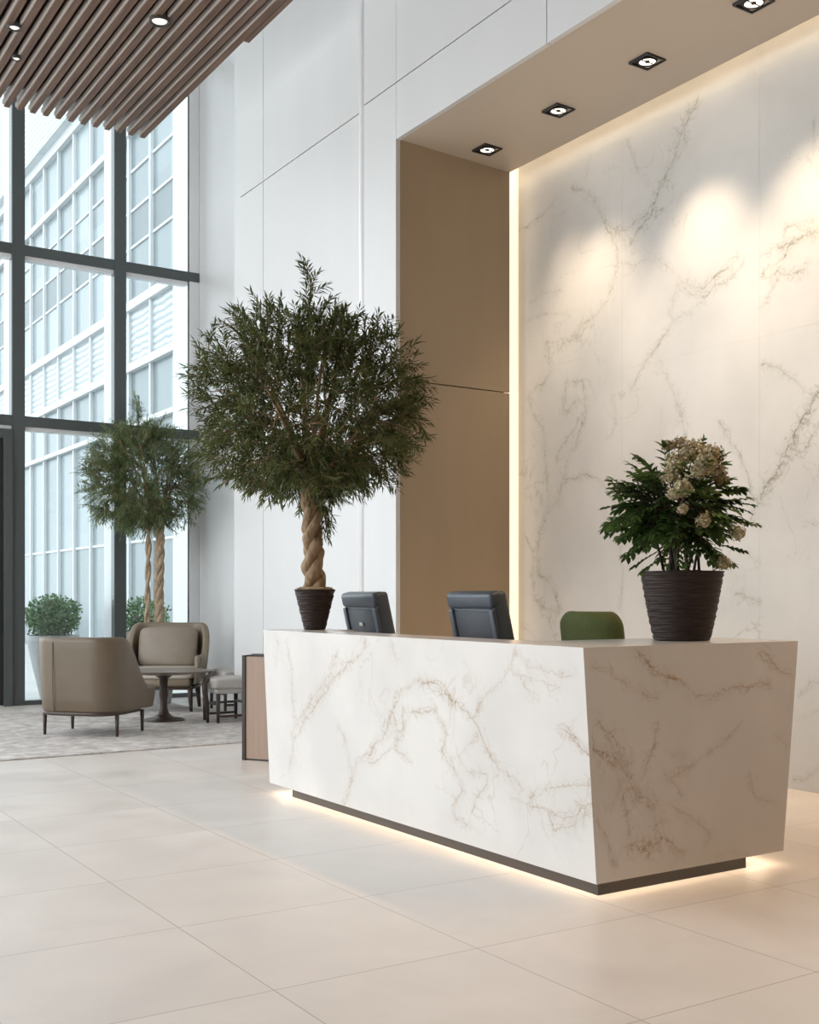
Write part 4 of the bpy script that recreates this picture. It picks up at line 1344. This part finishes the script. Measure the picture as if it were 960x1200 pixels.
def blossom(lx, dep, lz, r, stretch, tone):
    """round panicle of tiny four-petal florets"""
    c = RT * lx + BK * dep + Vector((0, 0, lz))
    r *= .86
    L = Leaves()
    rn = random.Random(int(lx * 1000) + int(lz * 977))
    ph = [rn.uniform(0, 6.28) for _ in range(3)]
    for i in range(230):
        z = rn.uniform(-1, 1)
        az = rn.uniform(0, 2 * PI)
        d = Vector((math.cos(az) * math.sqrt(1 - z * z), math.sin(az) * math.sqrt(1 - z * z), z))
        lump = 1 + .22 * math.sin(3 * az + ph[0]) * math.cos(2 * z + ph[1]) + .16 * math.sin(5 * az + 4 * z + ph[2])
        p = c + Vector((d.x, d.y, d.z * stretch * (1.15 if z > 0 else .85))) * r * lump * rn.uniform(.6, 1.08)
        dd = (d + Vector((rn.gauss(0, .4), rn.gauss(0, .4), rn.gauss(0, .4)))).normalized()
        t1_ = dd.cross(Vector((.3, .5, .8))).normalized()
        t2_ = dd.cross(t1_)
        a0 = rn.uniform(0, 1.5)
        tn = min(1, max(0, tone + rn.uniform(-.4, .35)))
        for k in range(4):
            a = a0 + k * PI / 2
            L.leaf(p, t1_ * math.cos(a) + t2_ * math.sin(a) + dd * .25, dd, r * .21, r * .19, tn, 0.1)
    o = L.build('blossom', M['bloom'], fb)
    return o


stalks = stems
for q in ((-.012, -.16, .865, .050, 1.1, .55), (.03, -.12, .885, .055, 1.0, .6), (-.075, -.18, .815, .050, 1.1, .75), (.055, -.22, .815, .054, 1.2, .7), (.12, -.14, .80, .050, 1.0, .45),
          (.155, -.10, .765, .046, 1.0, .35), (-.11, -.22, .755, .046, .8, .8), (-.055, -.27, .70, .048, 1.1, .75), (-.03, -.08, .925, .034, 1.0, .3), (-.085, -.10, .91, .036, .8, .3), (.155, -.06, .875, .034, 1.3, .35),
          (-.105, -.28, .67, .034, .9, .85), (.02, -.33, .545, .036, 1.0, .4), (.215, -.18, .50, .040, 1.0, .55), (.168, -.12, .36, .038, 1.0, .5), (-.07, -.31, .60, .028, 1, .6), (.01, -.26, .775, .040, 1.1, .9), (.085, -.20, .86, .045, 1.0, .6)):
    blossom(*q)
    e = RT * q[0] + BK * q[1] + Vector((0, 0, q[2]))
    b = CS + (e - CS) * .25 if q[2] > .42 else Vector((e.x * .45, e.y * .45, .31))
    m_ = b.lerp(e, .55) + Vector((0, 0, -.015))
    stalks.tube([b * (1 - t) ** 2 + m_ * 2 * t * (1 - t) + e * t * t for t in (0, .25, .5, .75, 1)], [.004, .0036, .003, .0026, .002], 5)
stalks.build('stems', M['stem'], fb, fix=False)

# planters on the pavement outside the glass
def ball_shrub(name, x, y, pot_prof, pot_mat, c, r, n, seed, label, leafsize=.045):
    s = empty(name, (x, y, -0.02), label=label, cat='outdoor shrub', group='planted shrubs outside the window')
    MB().lathe(pot_prof, 40).build('planter', pot_mat, s)
    rn = random.Random(seed)
    lv_ = Leaves()
    tw = MB()
    c = Vector(c)
    for i in range(n):
        z = rn.uniform(-1, 1)
        az = rn.uniform(0, 2 * PI)
        d = Vector((math.cos(az) * math.sqrt(1 - z * z), math.sin(az) * math.sqrt(1 - z * z), z))
        k = 1 + .10 * math.sin(4 * az + 3 * z) + .06 * math.sin(9 * az + 5 * z)
        p = c + Vector((d.x * r[0], d.y * r[1], d.z * r[2])) * k * (rn.random() ** .3)
        ld = (d + Vector((rn.gauss(0, .6), rn.gauss(0, .6), rn.gauss(0, .5)))).normalized()
        lv_.leaf(p, ld, d, leafsize * rn.uniform(.8, 1.3), leafsize * .55, rn.random() ** 1.3, broad=True)
        if i % 30 == 0:
            tw.tube([c - Vector((0, 0, r[2] * .9)), p], [.006, .002], 4, False)
    tw.build('branches', M['twig'], s, fix=False)
    lv_.build('foliage', M['leaf_out'], s)
    return s


ball_shrub('potted_shrub', 3.95, 14.35, [(0.13, 0), (0.15, 0.02), (0.24, 0.40), (0.31, 0.72), (0.325, 0.80), (0.29, 0.80), (0.27, 0.74)], M['pot_grey'],
           (0, 0, 1.02), (.33, .33, .26), 2600, 5, 'round green shrub in tall grey tapered planter outside the left window pane')
ball_shrub('potted_shrub', 5.02, 14.45, [(0.16, 0), (0.18, 0.02), (0.24, 0.55), (0.25, 0.83), (0.22, 0.83), (0.21, 0.78)], M['pot_pink'],
           (.12, 0, 1.02), (.36, .28, .22), 1500, 6, 'loose green shrub in pale terracotta planter outside the window behind the armchair')
